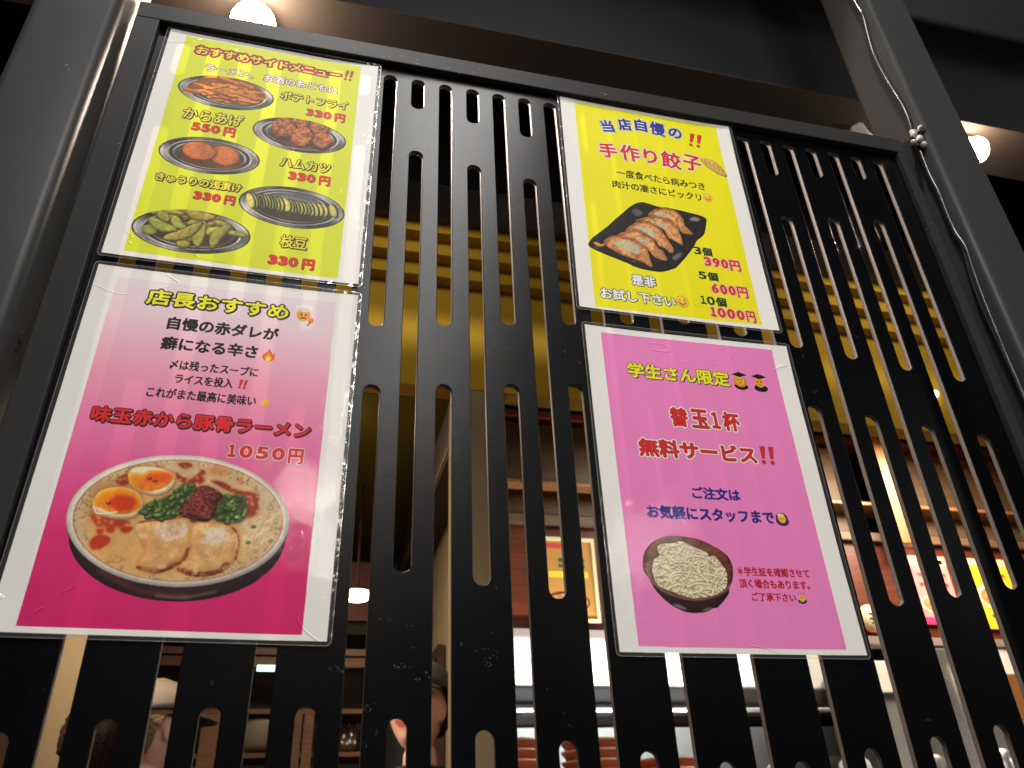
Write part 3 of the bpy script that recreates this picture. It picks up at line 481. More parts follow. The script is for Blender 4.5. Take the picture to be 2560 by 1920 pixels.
def face(P, bx, skin=(240, 170, 40), kind="smile"):
    """little drawn face in the style of a message icon"""
    x0, x1, y0, y1 = bx; cx, cy, rx, ry = (x0+x1)/2, (y0+y1)/2, (x1-x0)/2, (y1-y0)/2
    E = lambda a, b, c, d, col, **k: P.paint(P.ell(cx+a*rx, cy+b*ry, c*rx, d*ry), col, 1, **k)
    if kind == "smile":
        E(0, 0, 1, 1, (205, 125, 25)); E(0, .06, .93, .92, (245, 180, 50)); E(-.2, .35, .5, .4, (252, 208, 100))
        for q in (-.36, .36): E(q, .18, .15, .2, (110, 60, 20)); E(q, .10, .13, .13, (245, 180, 50))
        P.paint(P.line([cx-.5*rx, cy-.2*ry, cx, cy-.58*ry, cx+.5*rx, cy-.2*ry], .16*rx), (120, 55, 20), 1); return
    if kind == "grad": E(0, -.72, .8, .42, (15, 14, 18)); E(0, -.05, .52, .58, (225, 150, 40))
    if kind == "gradlong": E(0, -.72, .8, .42, (15, 14, 18)); E(0, -.15, .78, .66, (205, 130, 50)); E(0, -.05, .5, .56, (238, 165, 55))
    if kind == "chef":
        P.paint(P.poly([cx-.85*rx, y0, cx-.7*rx, cy-.5*ry, cx+.6*rx, cy-.5*ry, cx+.8*rx, y0], False), (205, 208, 205), 1)
        E(-.05, .0, .62, .58, (232, 150, 40)); E(.68, -.45, .25, .25, (215, 130, 50))
        P.paint(P.line([cx+.68*rx, cy-.5*ry, cx+.45*rx, y0+.1*ry], .18*rx), (170, 100, 40), 1)
        E(-.05, .68, .85, .32, (222, 224, 216)); E(-.05, .48, .62, .2, (200, 204, 196))
        P.paint(P.line([cx-.3*rx, cy-.32*ry, cx-.05*rx, cy-.24*ry, cx+.2*rx, cy-.32*ry], .14*rx), (110, 60, 20), 1)
    if kind == "wave":
        E(0, -.3, .98, .78, (66, 40, 82)); E(0, .1, .9, .86, (66, 40, 82)); E(0, .05, .56, .66, (238, 175, 60)); E(-.1, .55, .5, .3, (226, 196, 120)); E(.05, .82, .2, .12, (230, 110, 60))
    if kind == "bow":
        E(0, -.55, .95, .45, (56, 44, 90)); E(0, -.05, .6, .58, (240, 178, 50)); E(0, .25, .55, .3, (225, 160, 60))
        for q in (-.5, 0, .5): P.paint(P.line([cx+q*rx, cy+.62*ry, cx+q*1.2*rx, cy+ry], .1*rx), (40, 40, 60), 1)
    if kind in ("grad", "gradlong"):
        P.paint(P.poly([cx-.9*rx, cy+.62*ry, cx, cy+.98*ry, cx+.95*rx, cy+.66*ry, cx+.02*rx, cy+.34*ry], False), (16, 16, 20), 1)
    for q in (-.24, .16): E(q, .02, .08, .11, (60, 35, 20))
    P.paint(P.line([cx-.18*rx, cy-.32*ry, cx+.1*rx, cy-.32*ry], .09*rx), (130, 60, 30), 1)

G = CONTENT['food']; TX = {k: v for k, v in CONTENT['text'].items()}
YEL = (232, 214, 52); BLK = (22, 22, 20); RED = (196, 38, 40); MAR = (112, 36, 44); WHT = (232, 228, 222); GRN = (14, 62, 48); NAV = (32, 42, 120)

def steel_plate(P, cx, cy, rx, ry, pid, tilt=0.0, wide=.16):
    x_, y_ = P.grid(P.win(cx-rx-2, cx+rx+2, cy-ry-2, cy+ry+2)); sl = P.win(cx-rx-2, cx+rx+2, cy-ry-2, cy+ry+2)
    c, q = math.cos(tilt), math.sin(tilt); u = ((x_-cx)*c+(y_-cy)*q)/rx; v = (-(x_-cx)*q+(y_-cy)*c)/ry; r = np.hypot(u, v); a = np.arctan2(v, u)
    m = r < 1; n = fbm(*r.shape, 10, int(abs(cx)*7)+5)
    refl = .50+.22*np.sin(2*a+.6)+.16*np.sin(5*a+1.1+cx)+.16*(n-.5)
    g = 205*np.clip(refl, .22, .95)
    inner = 48+45*np.clip(v+.35, 0, 1)+60*np.clip(-v-.3, 0, 1)*np.clip(np.sin(6*u+cx)+.4, 0, 1)+30*(n-.5)
    lip = 1-wide
    g = np.where(r > .975, 40, g); g = np.where((r < .955) & (r > .93), g*1.18, g)
    g = np.where(r < lip, inner, g)
    g = np.where((r < lip) & (r > lip-.035), 215-60*np.abs(np.sin(a*1.5)), g)
    g = np.where((r < lip-.035) & (r > lip-.085), 46, g)
    g = np.where((r < lip-.12) & (r > lip-.15), 150+60*np.sin(3*a+.5), g)
    rgb = np.stack([g*1.0, g*.985, g*.955], -1)
    warm = np.clip(np.sin(2.3*a+cx)-.5, 0, 1)[..., None]*(r < lip)[..., None]*.5
    rgb = rgb*(1-warm)+np.array((150, 105, 60))*warm
    P.rgb[sl][m] = np.clip(rgb, 0, 240)[m]; P.id[sl][m] = pid
    return P.full((sl, (r < lip-.05))), P.full((sl, m))

def make_side_menu():
    P = Print(); sl, m = P.poly([-89.3, 142.3, 87.0, 144.6, 87.0, -144.6, -89.0, -143.4], False); P.paint((sl, m), (206, 214, 36))
    # plates and what lies on them
    inn, pl = steel_plate(P, -39, 69, 45, 22.8, 2, .02)
    area_ = P.full(P.poly(G['f_fries'])) & pl
    P.paint((P.win(-105, 105, -148, 148), area_[P.win(-105, 105, -148, 148)]), (128, 68, 22))
    rs = random.Random(4); fx = np.array(G['f_fries']).reshape(-1, 2); c0 = fx.mean(0)
    for i in range(85):
        t = rs.random(); q = rs.choice(fx)*(.98*(1-t))+c0*(1-.98*(1-t)); a = rs.gauss(-.06, .42); L = rs.uniform(5, 11); b = rs.uniform(.8, 1.14)
        seg = [q[0]-L*math.cos(a), q[1]-L*math.sin(a)*.6, q[0]+L*math.cos(a), q[1]+L*math.sin(a)*.6]
        P.paint(P.line([seg[0], seg[1]-.7, seg[2], seg[3]-.7], 4.2), (118, 62, 18), clip=area_)
        P.blob(P.line(seg, 3.7), (204*b, 128*b, 48*b), (158, 88, 28), sig=2.5, k=.8, tex=.1, seed=i, clip=area_)
    inn, pl = steel_plate(P, 36, 26.2, 44.5, 22.9, 3, -.02)
    P.blob(P.poly(G['f_oil']), (96, 44, 20), (60, 30, 18), 3, sig=5, tex=.4, clip=pl)
    kk = G['f_kar']
    for j in (6, 1, 5, 0, 2, 4, 3):
        cx, cy, rx, ry = kk[4*j:4*j+4]
        P.soft(P.ell(cx+.5, cy-1.5, rx, ry), (70, 30, 14), 5, .8, clip=pl)
        P.blob(P.ell(cx, cy, rx*1.04, ry*1.04, 0, .9, 20+j), (162, 92, 44), (66, 32, 14), 3, sig=7, k=1.7, tex=.6, cell=11, seed=40+j, clip=pl)
        sl2, m2 = P.ell(cx, cy, rx*.92, ry*.92, 0, .7, 60+j); n = fbm(*m2.shape, 9, 70+j)
        P.paint((sl2, m2 & (n > .62)), (204, 138, 78), a=.5, clip=pl); P.paint((sl2, m2 & (np.abs(n-.43) < .03)), (70, 28, 12), a=.8, clip=pl)
    inn, pl = steel_plate(P, -40.5, -19, 44.5, 23.2, 4, .03)
    P.soft(P.ell(-46, -25, 20, 9), (88, 44, 24), 8, .85, clip=inn)
    P.soft(P.ell(-24, -28, 22, 7), (110, 62, 34), 6, .7, clip=inn)
    for nme, sd in (('f_ham2', 5), ('f_ham1', 9)):
        slm = P.poly(G[nme]); P.soft(slm, (72, 30, 14), 5, .9, clip=inn)
        P.blob(slm, (180, 100, 48), (100, 46, 20), 4, sig=5, k=.7, tex=.18, cell=7, seed=sd)
        sl2, m2 = slm; n = fbm(*m2.shape, 5, sd+3); P.paint((sl2, m2 & (n > .64)), (206, 136, 78), a=.4)
    inn, pl = steel_plate(P, 39.5, -68.2, 47.2, 24.6, 5, -.01)
    P.soft(P.ell(40, -78, 30, 7), (60, 48, 30), 9, .8, clip=inn); P.soft(P.ell(38, -60, 26, 3), (170, 176, 180), 6, .6, clip=inn)
    cu_ = np.array([tuple(v)[:2] for v in spline([(a, b, 0) for a, b in np.array(G['f_cuc']).reshape(-1, 2)], 6)])
    for i in range(22, -1, -1):
        t = i/22; q = cu_[min(int(t*(len(cu_)-1)), len(cu_)-1)]; ry = 9.4-1.4*t+.4*math.sin(i*2.1); rx = 3.4+.4*math.sin(i*1.3); sk = .30
        P.paint(P.ell(q[0]+.25, q[1]-.4, rx+.5, ry+.4, sk), (34, 50, 26), 5)
        P.blob(P.ell(q[0]-.9, q[1]-.3, rx+.1, ry-.4, sk), (198, 182, 96), (140, 136, 58), 5, sig=3, k=.8, tex=.22, cell=6, seed=i)
        P.soft(P.ell(q[0]-.9, q[1]-.3, rx*.4, ry*.6, sk), (214, 202, 128), 2, .5)
    inn, pl = steel_plate(P, -40.2, -112.8, 48.6, 24.2, 6, .03)
    P.soft(P.ell(-40, -111, 36, 15), (62, 44, 26), 8, .95, clip=pl)
    up = P.full(P.ell(-41, -106, 36, 16.5)) & pl; rs = random.Random(11)
    for i in range(34):
        a = rs.uniform(-.9, .5); x = rs.uniform(-68, -18); y = rs.uniform(-108, -91); L = rs.uniform(3, 8)
        P.blob(P.line([x-L*math.cos(a), y-L*math.sin(a), x, y+.8, x+L*math.cos(a), y+L*math.sin(a)], rs.uniform(2.4, 4.4), True), (150+rs.uniform(-20, 20), 142, 58), (64, 56, 22), sig=3, k=1.1, tex=.2, seed=i, clip=up)
    for i, pd in enumerate(G['f_pods'][::-1]):
        slm = P.line(pd[1:], pd[0]*1.85, True); P.soft((slm[0], slm[1]), (46, 34, 18), 4, .55, clip=pl)
        P.blob(slm, (156+10*math.sin(i*2), 150+8*math.sin(i*3), 62), (74, 68, 26), None, sig=5, k=1.25, tex=.22, cell=10, seed=80+i, clip=pl)
    # lettering
    t = {i: v for i, v in enumerate(TX['P1'])}
    draw_text(P, t[0][0], t[0][1:], YEL, .25, [(2.7, (148, 30, 36))]); draw_text(P, "!!", t[1][1:], (176, 40, 44), .9, [(.4, (150, 60, 50))], italic=.12)
    draw_text(P, t[2][0], t[2][1:], (236, 232, 226), .25, [(.95, MAR)])
    for i, (s_, *b) in t.items():
        if i < 3: continue
        if s_.endswith("円"): draw_text(P, s_, b, (200, 36, 34), .5, [(.35, (110, 24, 24))], (.4, -.5, (80, 34, 20)))
        else: draw_text(P, s_, b, (232, 208, 44), .45, [(.9, (26, 26, 14))], (.6, -.75, (26, 28, 14)))
    return P

def make_ramen_menu():
    P = Print(); sl, m = P.poly([-88.6, 138.2, 86.9, 138.4, 88.0, -144.4, -88.8, -144.4], False)
    x, y = P.grid(sl); t = np.clip((138-y)/282, 0, 1)
    st = [0, .12, .30, .52, .78, 1.0]; cols = np.array([(224, 210, 216), (228, 196, 206), (226, 152, 176), (218, 108, 156), (206, 44, 110), (200, 34, 102)], float)
    col = np.stack([np.interp(t[:, 0], st, cols[:, k]) for k in range(3)], -1)[:, None, :]*np.ones((1, x.shape[1], 1))
    P.rgb[sl][m] = col[m]
    # bowl of noodles
    def fit(f, n=72, k=1.0, dx=0, dy=0):
        q = np.array(f).reshape(-1, 2); c0 = q.mean(0); u = q-c0
        A_ = np.stack([u[:, 0]**2, u[:, 0]*u[:, 1], u[:, 1]**2, u[:, 0], u[:, 1]], 1); a, b, c_, d, e = np.linalg.lstsq(A_, np.ones(len(u)), rcond=None)[0]
        M_ = np.array([[a, b/2], [b/2, c_]]); cen = -np.linalg.solve(2*M_, np.array([d, e])); val = 1+cen@M_@cen
        w_, v_ = np.linalg.eigh(M_/val); th = np.linspace(0, 2*np.pi, n, endpoint=False)
        return (c0+cen+k*(np.stack([np.cos(th), np.sin(th)], 1)/np.sqrt(w_))@v_.T+np.array((dx, dy))).ravel()
    G['r_in'] = list(fit(G['r_in'])); rim = fit(G['r_rim']); body = fit(G['r_rim'], k=.965, dx=1.5, dy=-11.5)
    G['r_rim'] = list(rim); full_b = P.poly(body); P.blob(full_b, (46, 26, 30), (26, 14, 18), 2, sig=12, k=.8, tex=.15); mid = P.poly(fit(list(rim), k=.985, dx=.7, dy=-5)); P.blob(mid, (46, 26, 30), (40, 22, 26), 2, sig=5, k=.2, tex=.12)
    G['r_body'] = list(body)
    if 0: P.blob(P.poly(G['r_body']), (46, 26, 30), (26, 14, 18), 2, sig=12, k=.8, tex=.15)
    P.soft(P.line([-48, -106, -20, -119, 10, -121], 3), (130, 60, 50), 5, .45, clip=P.full(P.poly(G['r_body'])))
    P.soft(P.line([-10, -121.5, 8, -122, 28, -117], 1.2), (150, 130, 110), 3, .8, clip=P.full(P.poly(G['r_body'])))
    P.blob(P.poly(G['r_rim']), (214, 208, 196), (150, 142, 128), 2, sig=9, k=.5, tex=.05)
    inn = P.full(P.poly(G['r_in']))
    c = np.array(G['r_in']).reshape(-1, 2); cc = c.mean(0)
    P.paint(P.poly(((c-cc)*1.012+cc).ravel()), (176, 92, 72)); P.paint(P.poly(((c-cc)*1.0+cc).ravel()), (196, 174, 136))
    soup = P.full(P.poly(((c-cc)*.955+cc).ravel()))
    P.soft(P.poly(((c-cc)*.93+cc).ravel()), (202, 158, 98), 14, 1, clip=inn); P.soft(P.ell(5, -35, 55, 14), (196, 172, 130), 16, .8, clip=inn)
    P.soft(P.ell(50, -60, 16, 26), (188, 166, 128), 14, .7, clip=inn)
    P.soft(P.ell(-18, -94, 44, 14), (208, 160, 92), 14, .8, clip=inn)
    sl0 = P.win(-75, 68, -113, -16); n = fbm(sl0[0].stop-sl0[0].start, sl0[1].stop-sl0[1].start, 5, 3); n2 = fbm(*n.shape, 60, 8)
    ring = (inn & ~P.full(P.poly(((c-cc)*.84+cc).ravel())))[sl0]
    P.paint((sl0, ring & (n > .60) & (n2 > .42)), (122, 84, 44), a=.5, clip=inn)
    P.paint((sl0, inn[sl0] & (n > .66) & (n2 > .60)), (140, 96, 52), a=.4, clip=inn)
    for i in range(60):      # noodles under the surface
        px, py = random.uniform(36, 62), random.uniform(-86, -52); a = random.gauss(.9, .5)
        P.soft(P.line([px-5*math.cos(a), py-5*math.sin(a), px+1, py, px+5*math.cos(a), py+5*math.sin(a)], 1.0), (232, 208, 150), 1.2, .5, clip=P.full(P.poly(G['r_noo'])) & inn)
    for k_ in ('r_o1', 'r_o2', 'r_o3', 'r_o4', 'r_o5', 'r_o6', 'r_o7', 'r_o8', 'r_o9', 'r_o10'):
        slm = P.poly(G[k_]); nn = fbm(*slm[1].shape, 9, 31)
        colr = (168, 44, 22) if k_ in ('r_o1', 'r_o2', 'r_o3', 'r_o4', 'r_o5') else (130, 34, 18)
        P.soft(slm, (196, 98, 40), 6, .55, clip=inn); P.soft((slm[0], slm[1] & (nn > (.0 if k_ in ('r_o2', 'r_o4', 'r_o5') else .40))), colr, 2.2, .92, clip=inn)
    P.soft(P.ell(16, -27, 8, 5), (206, 110, 50), 6, .5, clip=inn); P.soft(P.ell(-55, -48, 14, 8), (150, 90, 50), 10, .4, clip=inn)
    rs = random.Random(5)
    for i in range(150):
        a = rs.choice([rs.gauss(.55, .5), rs.gauss(2.7, .5), rs.uniform(0, 6.28)]); r = rs.uniform(.78, .97)**.6; q = cc+np.array((70*math.cos(a), 45*math.sin(a)))*r
        P.paint(P.ell(q[0], q[1], rs.uniform(.2, .6), rs.uniform(.2, .5)), rs.choice([(140, 92, 50), (150, 70, 36), (116, 86, 56), (226, 208, 176)]), a=.5, clip=inn)
    for i, (e, yk) in enumerate((('r_egg2', 'r_yolk2'), ('r_egg1', 'r_yolk1'))):
        P.soft(P.poly(G[e]), (130, 70, 36), 5, .8, clip=inn); P.blob(P.poly(G[e]), (238, 214, 176), (176, 130, 82), sig=7, k=.8, tex=.05)
        P.soft(P.poly(G[yk]), (232, 140, 34), 2.0, 1); P.blob(P.poly(G[yk]), (230, 122, 24), (238, 160, 60), sig=9, k=.5, tex=.2, cell=14)
    P.soft(P.poly(G['r_yolk1b']), (196, 52, 16), 4, .95); P.soft(P.ell(-24, -36, 9, 4.5, .3), (210, 74, 18), 5, .9)
    for q in ((-30, -37), (-26, -38.5), (-53, -58)): P.paint(P.ell(q[0], q[1], 1.6, 1.2), (84, 34, 14)); P.paint(P.ell(q[0]-.4, q[1]+.5, .5, .4), (250, 220, 180))
    P.paint(P.line([-46, -64, -58, -66, -62, -61], .9), (248, 236, 214), a=.8)
    # pork
    for b, f_ in (('r_ch1', 'r_ch1f'), ('r_ch2', 'r_ch2f')):
        P.soft(P.poly(G[b]), (160, 112, 62), 5, .6, clip=inn); P.blob(P.poly(G[b]), (210, 164, 106), (182, 130, 76), sig=10, k=.5, tex=.1, cell=18, seed=9)
        P.soft(P.poly(G[f_]), (222, 206, 188), 5, .9)
    for l_, w_ in (('r_ch1c', 2.6), ('r_ch1t', 1.0), ('r_ch2c', 3.2), ('r_ch2r', 1.2)):
        slm = P.line(G[l_], w_); nn = fbm(*slm[1].shape, 7, 12); P.soft((slm[0], slm[1]), (150, 84, 40), 3, .8, clip=inn); P.soft((slm[0], slm[1] & (nn > .38)), (104, 40, 22), 1.2, .95, clip=inn)
    for j in range(26):
        px, py = rs.uniform(-24, 34), rs.uniform(-100, -66); P.soft(P.line([px, py, px+rs.uniform(2, 5), py+rs.uniform(-1, 1)], .5), (190, 130, 76), 1.5, .5, clip=P.full(P.poly(G['r_ch1'])) | P.full(P.poly(G['r_ch2'])))
    for b, sd in (('r_ch1', 3), ('r_ch2', 8)):
        sl2, m2 = P.poly(G[b]); n = fbm(*m2.shape, 22, sd); n4 = fbm(*m2.shape, 6, sd+5)
        P.paint((sl2, m2), (196, 142, 84), a=np.clip((n-.48)*3, 0, .6)); P.paint((sl2, m2), (236, 206, 156), a=np.clip((.42-n)*3, 0, .5)); P.paint((sl2, m2 & (n4 > .68)), (168, 112, 64), a=.35)
    # spring onion and chilli paste
    for reg, nn_ in (('r_scal1', 52), ('r_scal2', 30)):
        rg = P.full(P.poly(G[reg])); pts = np.array(G[reg]).reshape(-1, 2); P.soft(P.poly(G[reg]), (54, 62, 30), 4, .9, clip=inn)
        lo, hi = pts.min(0), pts.max(0); j = 0
        while j < nn_:
            q = (rs.uniform(lo[0], hi[0]), rs.uniform(lo[1], hi[1])); r_, c_ = int((148.5-q[1])*RS), int((q[0]+105)*RS)
            if not rg[r_, c_]: continue
            j += 1; a = rs.uniform(-.6, 1.6); L = rs.uniform(.8, 2.2); b = rs.uniform(.7, 1.2)
            P.paint(P.line([q[0]-L*math.cos(a)-.2, q[1]-L*math.sin(a)-.5, q[0]+L*math.cos(a)-.2, q[1]+L*math.sin(a)-.6], 3.6), (30, 38, 18), a=.8)
            P.blob(P.line([q[0]-L*math.cos(a), q[1]-L*math.sin(a), q[0]+L*math.cos(a), q[1]+L*math.sin(a)], 3.0), (98*b, 124*b, 58*b), (46, 68, 28), sig=2.5, k=1, tex=.15, seed=j)
            P.paint(P.ell(q[0]+L*math.cos(a), q[1]+L*math.sin(a), .75, .6), (44, 66, 26), a=.8)
    for q in ((46, -69), (44, -81), (2, -47)): P.blob(P.ell(q[0], q[1], 1.8, 1.5), (90, 128, 52), (44, 70, 26), sig=2)
    P.soft(P.poly(G['r_paste']), (70, 26, 20), 4, .9); P.blob(P.poly(G['r_paste']), (108, 44, 36), (62, 20, 16), sig=10, k=1.2, tex=.9, cell=4, seed=55)
    sl2, m2 = P.poly(G['r_paste']); n = fbm(*m2.shape, 3.5, 91); P.paint((sl2, m2 & (n > .66)), (176, 100, 82), a=.6); P.paint((sl2, m2 & (n < .36)), (64, 18, 18), a=.7)
    P.soft(P.ell(5, -66, 3, 3), (72, 24, 20), 3, .8)
    t = {v[0]: v[1:] for v in TX['P2']}
    draw_text(P, "店長おすすめ", t["店長おすすめ"], (236, 222, 40), .5, [(1.3, (20, 20, 14))], (.5, -.7, (20, 20, 14)))
    face(P, t["EM"], kind="chef")
    for s_ in ("自慢の赤ダレが", "癖になる辛さ"): draw_text(P, s_, t[s_], (20, 16, 18), .62)
    for s_ in ("〆は残ったスープに", "ライスを投入", "これがまた最高に美味い"): draw_text(P, s_, t[s_], (24, 18, 22), .38)
    x0, x1, y0, y1 = t["EMfire"]; w_, h_ = x1-x0, y1-y0
    fl = lambda pts, col: P.paint(P.poly([v for a, b in pts for v in (x0+a*w_, y0+b*h_)]), col, 1)
    fl([(.5, 0), (.1, .2), (.08, .5), (.25, .62), (.3, .75), (.42, .72), (.5, 1.0), (.7, .75), (.82, .6), (.92, .68), (1, .4), (.85, .1)], (222, 84, 30))
    fl([(.5, .02), (.25, .2), (.25, .42), (.42, .55), (.5, .7), (.68, .48), (.8, .35), (.75, .12)], (244, 150, 40)); fl([(.5, .02), (.36, .16), (.5, .4), (.66, .2)], (252, 220, 110))
    draw_text(P, "!!", t["‼"], (196, 34, 40), .6, italic=.12)
    x0, x1, y0, y1 = t["EMok"]
    P.paint(P.ell((x0+x1)/2, y0+2.6, 3.1, 2.4), (226, 160, 40), 1); P.paint(P.ell(x0+2.3, y0+4.2, 2.2, 1.8), (236, 176, 60), 1); P.paint(P.ell(x0+2.3, y0+4.3, 1.0, .8), (232, 150, 170), 1)
    for dx in (3.2, 4.6, 5.8): P.paint(P.line([x0+dx, y0+3, x0+dx+.5, y1-.4*(dx-3)], 1.25), (236, 176, 60), 1)
    draw_text(P, "味玉赤から豚骨ラーメン", t["味玉赤から豚骨ラーメン"], (206, 34, 36), .5, [(.75, (34, 10, 16))], (.55, -.95, (26, 8, 14)))
    draw_text(P, "1050円", t["1050円"], (204, 40, 42), .6, [(.75, (214, 192, 196)), (.35, (130, 90, 100))])
    return P

def make_gyoza_menu():
    P = Print(); P.paint(P.poly([-88.0, 143.6, 88.2, 144.8, 87.0, -144.0, -89.0, -146.0], False), (232, 218, 16))
    P.blob(P.poly(G['y_plate']), (30, 27, 27), (20, 17, 16), 2, sig=10, k=.5, tex=.35, cell=10)
    pl = P.full(P.poly(G['y_plate'])); c = np.array(G['y_plate']).reshape(-1, 2); cc = c.mean(0)
    sl_, m_ = P.poly(((c-cc)*.9+cc).ravel()); P.soft(P.line(np.vstack([(c-cc)*.9+cc, ((c-cc)*.9+cc)[:1]]).ravel(), 1.0), (66, 60, 58), 3, .5, clip=pl)
    for k_, a_ in (('yg1', .8), ('yg2', .6)): P.soft(P.poly(G[k_]), (150, 148, 146), 3, a_, clip=pl)
    for q in ((-42, -82, 3, 1.2), (-82, -72, 3, 1.4), (-30, -14, 6, 5)): P.soft(P.ell(*q, .3, .6), (120, 118, 118), 3, .6, clip=pl)
    P.blob(P.poly(G['y0']), (196, 136, 92), (120, 70, 40), sig=3, k=1)
    for i in (5, 4, 3, 2, 1):
        key = 'y%d' % i; slm = P.poly(G[key]); full = P.full(slm)
        P.soft((slm[0], slm[1]), (26, 14, 8), 6, .7, clip=pl)
        P.blob(slm, (206, 146, 92), (112, 52, 22), sig=7, k=.75, tex=.28, cell=14, seed=i*5, rim=.6)
        sl2, m2 = slm; n = fbm(*m2.shape, 13, 100+i); n3 = fbm(*m2.shape, 4, 130+i)
        P.paint((sl2, m2 & (n > .56)), (158, 84, 38), a=.5); P.paint((sl2, m2 & (n < .40)), (226, 176, 118), a=.5)
        if 'yc%d' % i in G: P.soft(P.poly(G['yc%d' % i]), (222, 186, 136), 7, .8, clip=full); P.soft(P.poly(G['yc%d' % i]), (186, 178, 148), 3, .95, clip=full)
        if 'ye%d' % i in G: P.soft(P.poly(G['ye%d' % i]), (176, 130, 78), 4, .95, clip=full)
        pts = np.array(G[key]).reshape(-1, 2); top = pts[:max(5, len(pts)//2+1)]
        rs = random.Random(i)
        fine = np.array([tuple(v)[:2] for v in spline([(a, b, 0) for a, b in top], 8)])+np.array((0, -1.2))
        fine = fine+np.array([(rs.uniform(-.4, .4), rs.uniform(-.5, .5)) for _ in fine])
        P.soft(P.line(fine.ravel(), 1.1), (96, 40, 18), 1.5, .9, clip=full); P.soft(P.line((fine+np.array((0, -1.7))).ravel(), .8), (140, 70, 32), 2, .6, clip=full)
        P.soft(P.line((fine+np.array((-.3, .9))).ravel(), .9), (230, 186, 140), 1.5, .7, clip=full)
        P.paint((sl2, m2 & (n3 > .70)), (86, 38, 18), a=.55)
    t = TX['P3']; rots = [.22, .12, .0, -.10, -.18]
    for j in range(5): draw_text(P, t[j][0], t[j][1:], (36, 46, 136), .85, [(1.0, (214, 214, 210)), (.25, (120, 120, 90))], rot=rots[j])
    draw_text(P, "!!", t[5][1:], (194, 44, 44), 1.1, [(.3, (150, 60, 40))], italic=.25)
    for j in range(6, 11):
        draw_text(P, t[j][0], t[j][1:], (196, 40, 42), .88, [(1.2, (226, 222, 216)), (.25, (140, 130, 80))], rot=[.10, .05, 0, -.05, -.10][j-6])
    x0, x1, y0, y1 = t[11][1:]; w_, h_ = x1-x0, y1-y0
    dump = [x0+.02*w_, y0+.85*h_, x0+.25*w_, y0+.98*h_, x0+.6*w_, y0+.86*h_, x0+.88*w_, y0+.5*h_, x0+.99*w_, y0+.1*h_, x0+.7*w_, y0+.14*h_, x0+.3*w_, y0+.4*h_, x0+.08*w_, y0+.7*h_]
    P.blob(P.poly(dump), (206, 168, 92), (140, 104, 48), 1, sig=6, k=.8, tex=.08)
    for f_ in (.2, .36, .52, .68, .84): P.soft(P.line([x0+f_*w_, y0+(1.0-.62*f_)*h_, x0+(f_+.04)*w_, y0+(.75-.58*f_)*h_], .9), (126, 92, 42), 1.5, .8, clip=P.full(P.poly(dump)))
    for j in (12, 13): draw_text(P, t[j][0], t[j][1:], (22, 30, 16), .42)
    face(P, t[14][1:]); face(P, t[23][1:])
    for j in range(15, 21):
        if j % 2: draw_text(P, t[j][0], t[j][1:], (20, 50, 32), .65)
        else: draw_text(P, t[j][0], t[j][1:], (200, 42, 50), .55, [(.6, (226, 196, 190)), (.25, (150, 90, 70))])
    for v in t:
        if v[0] in ("是非", "お試し下さい"): draw_text(P, v[0], v[1:], (226, 232, 226), .5, [(.9, GRN)], (.3, -.4, GRN))
    return P

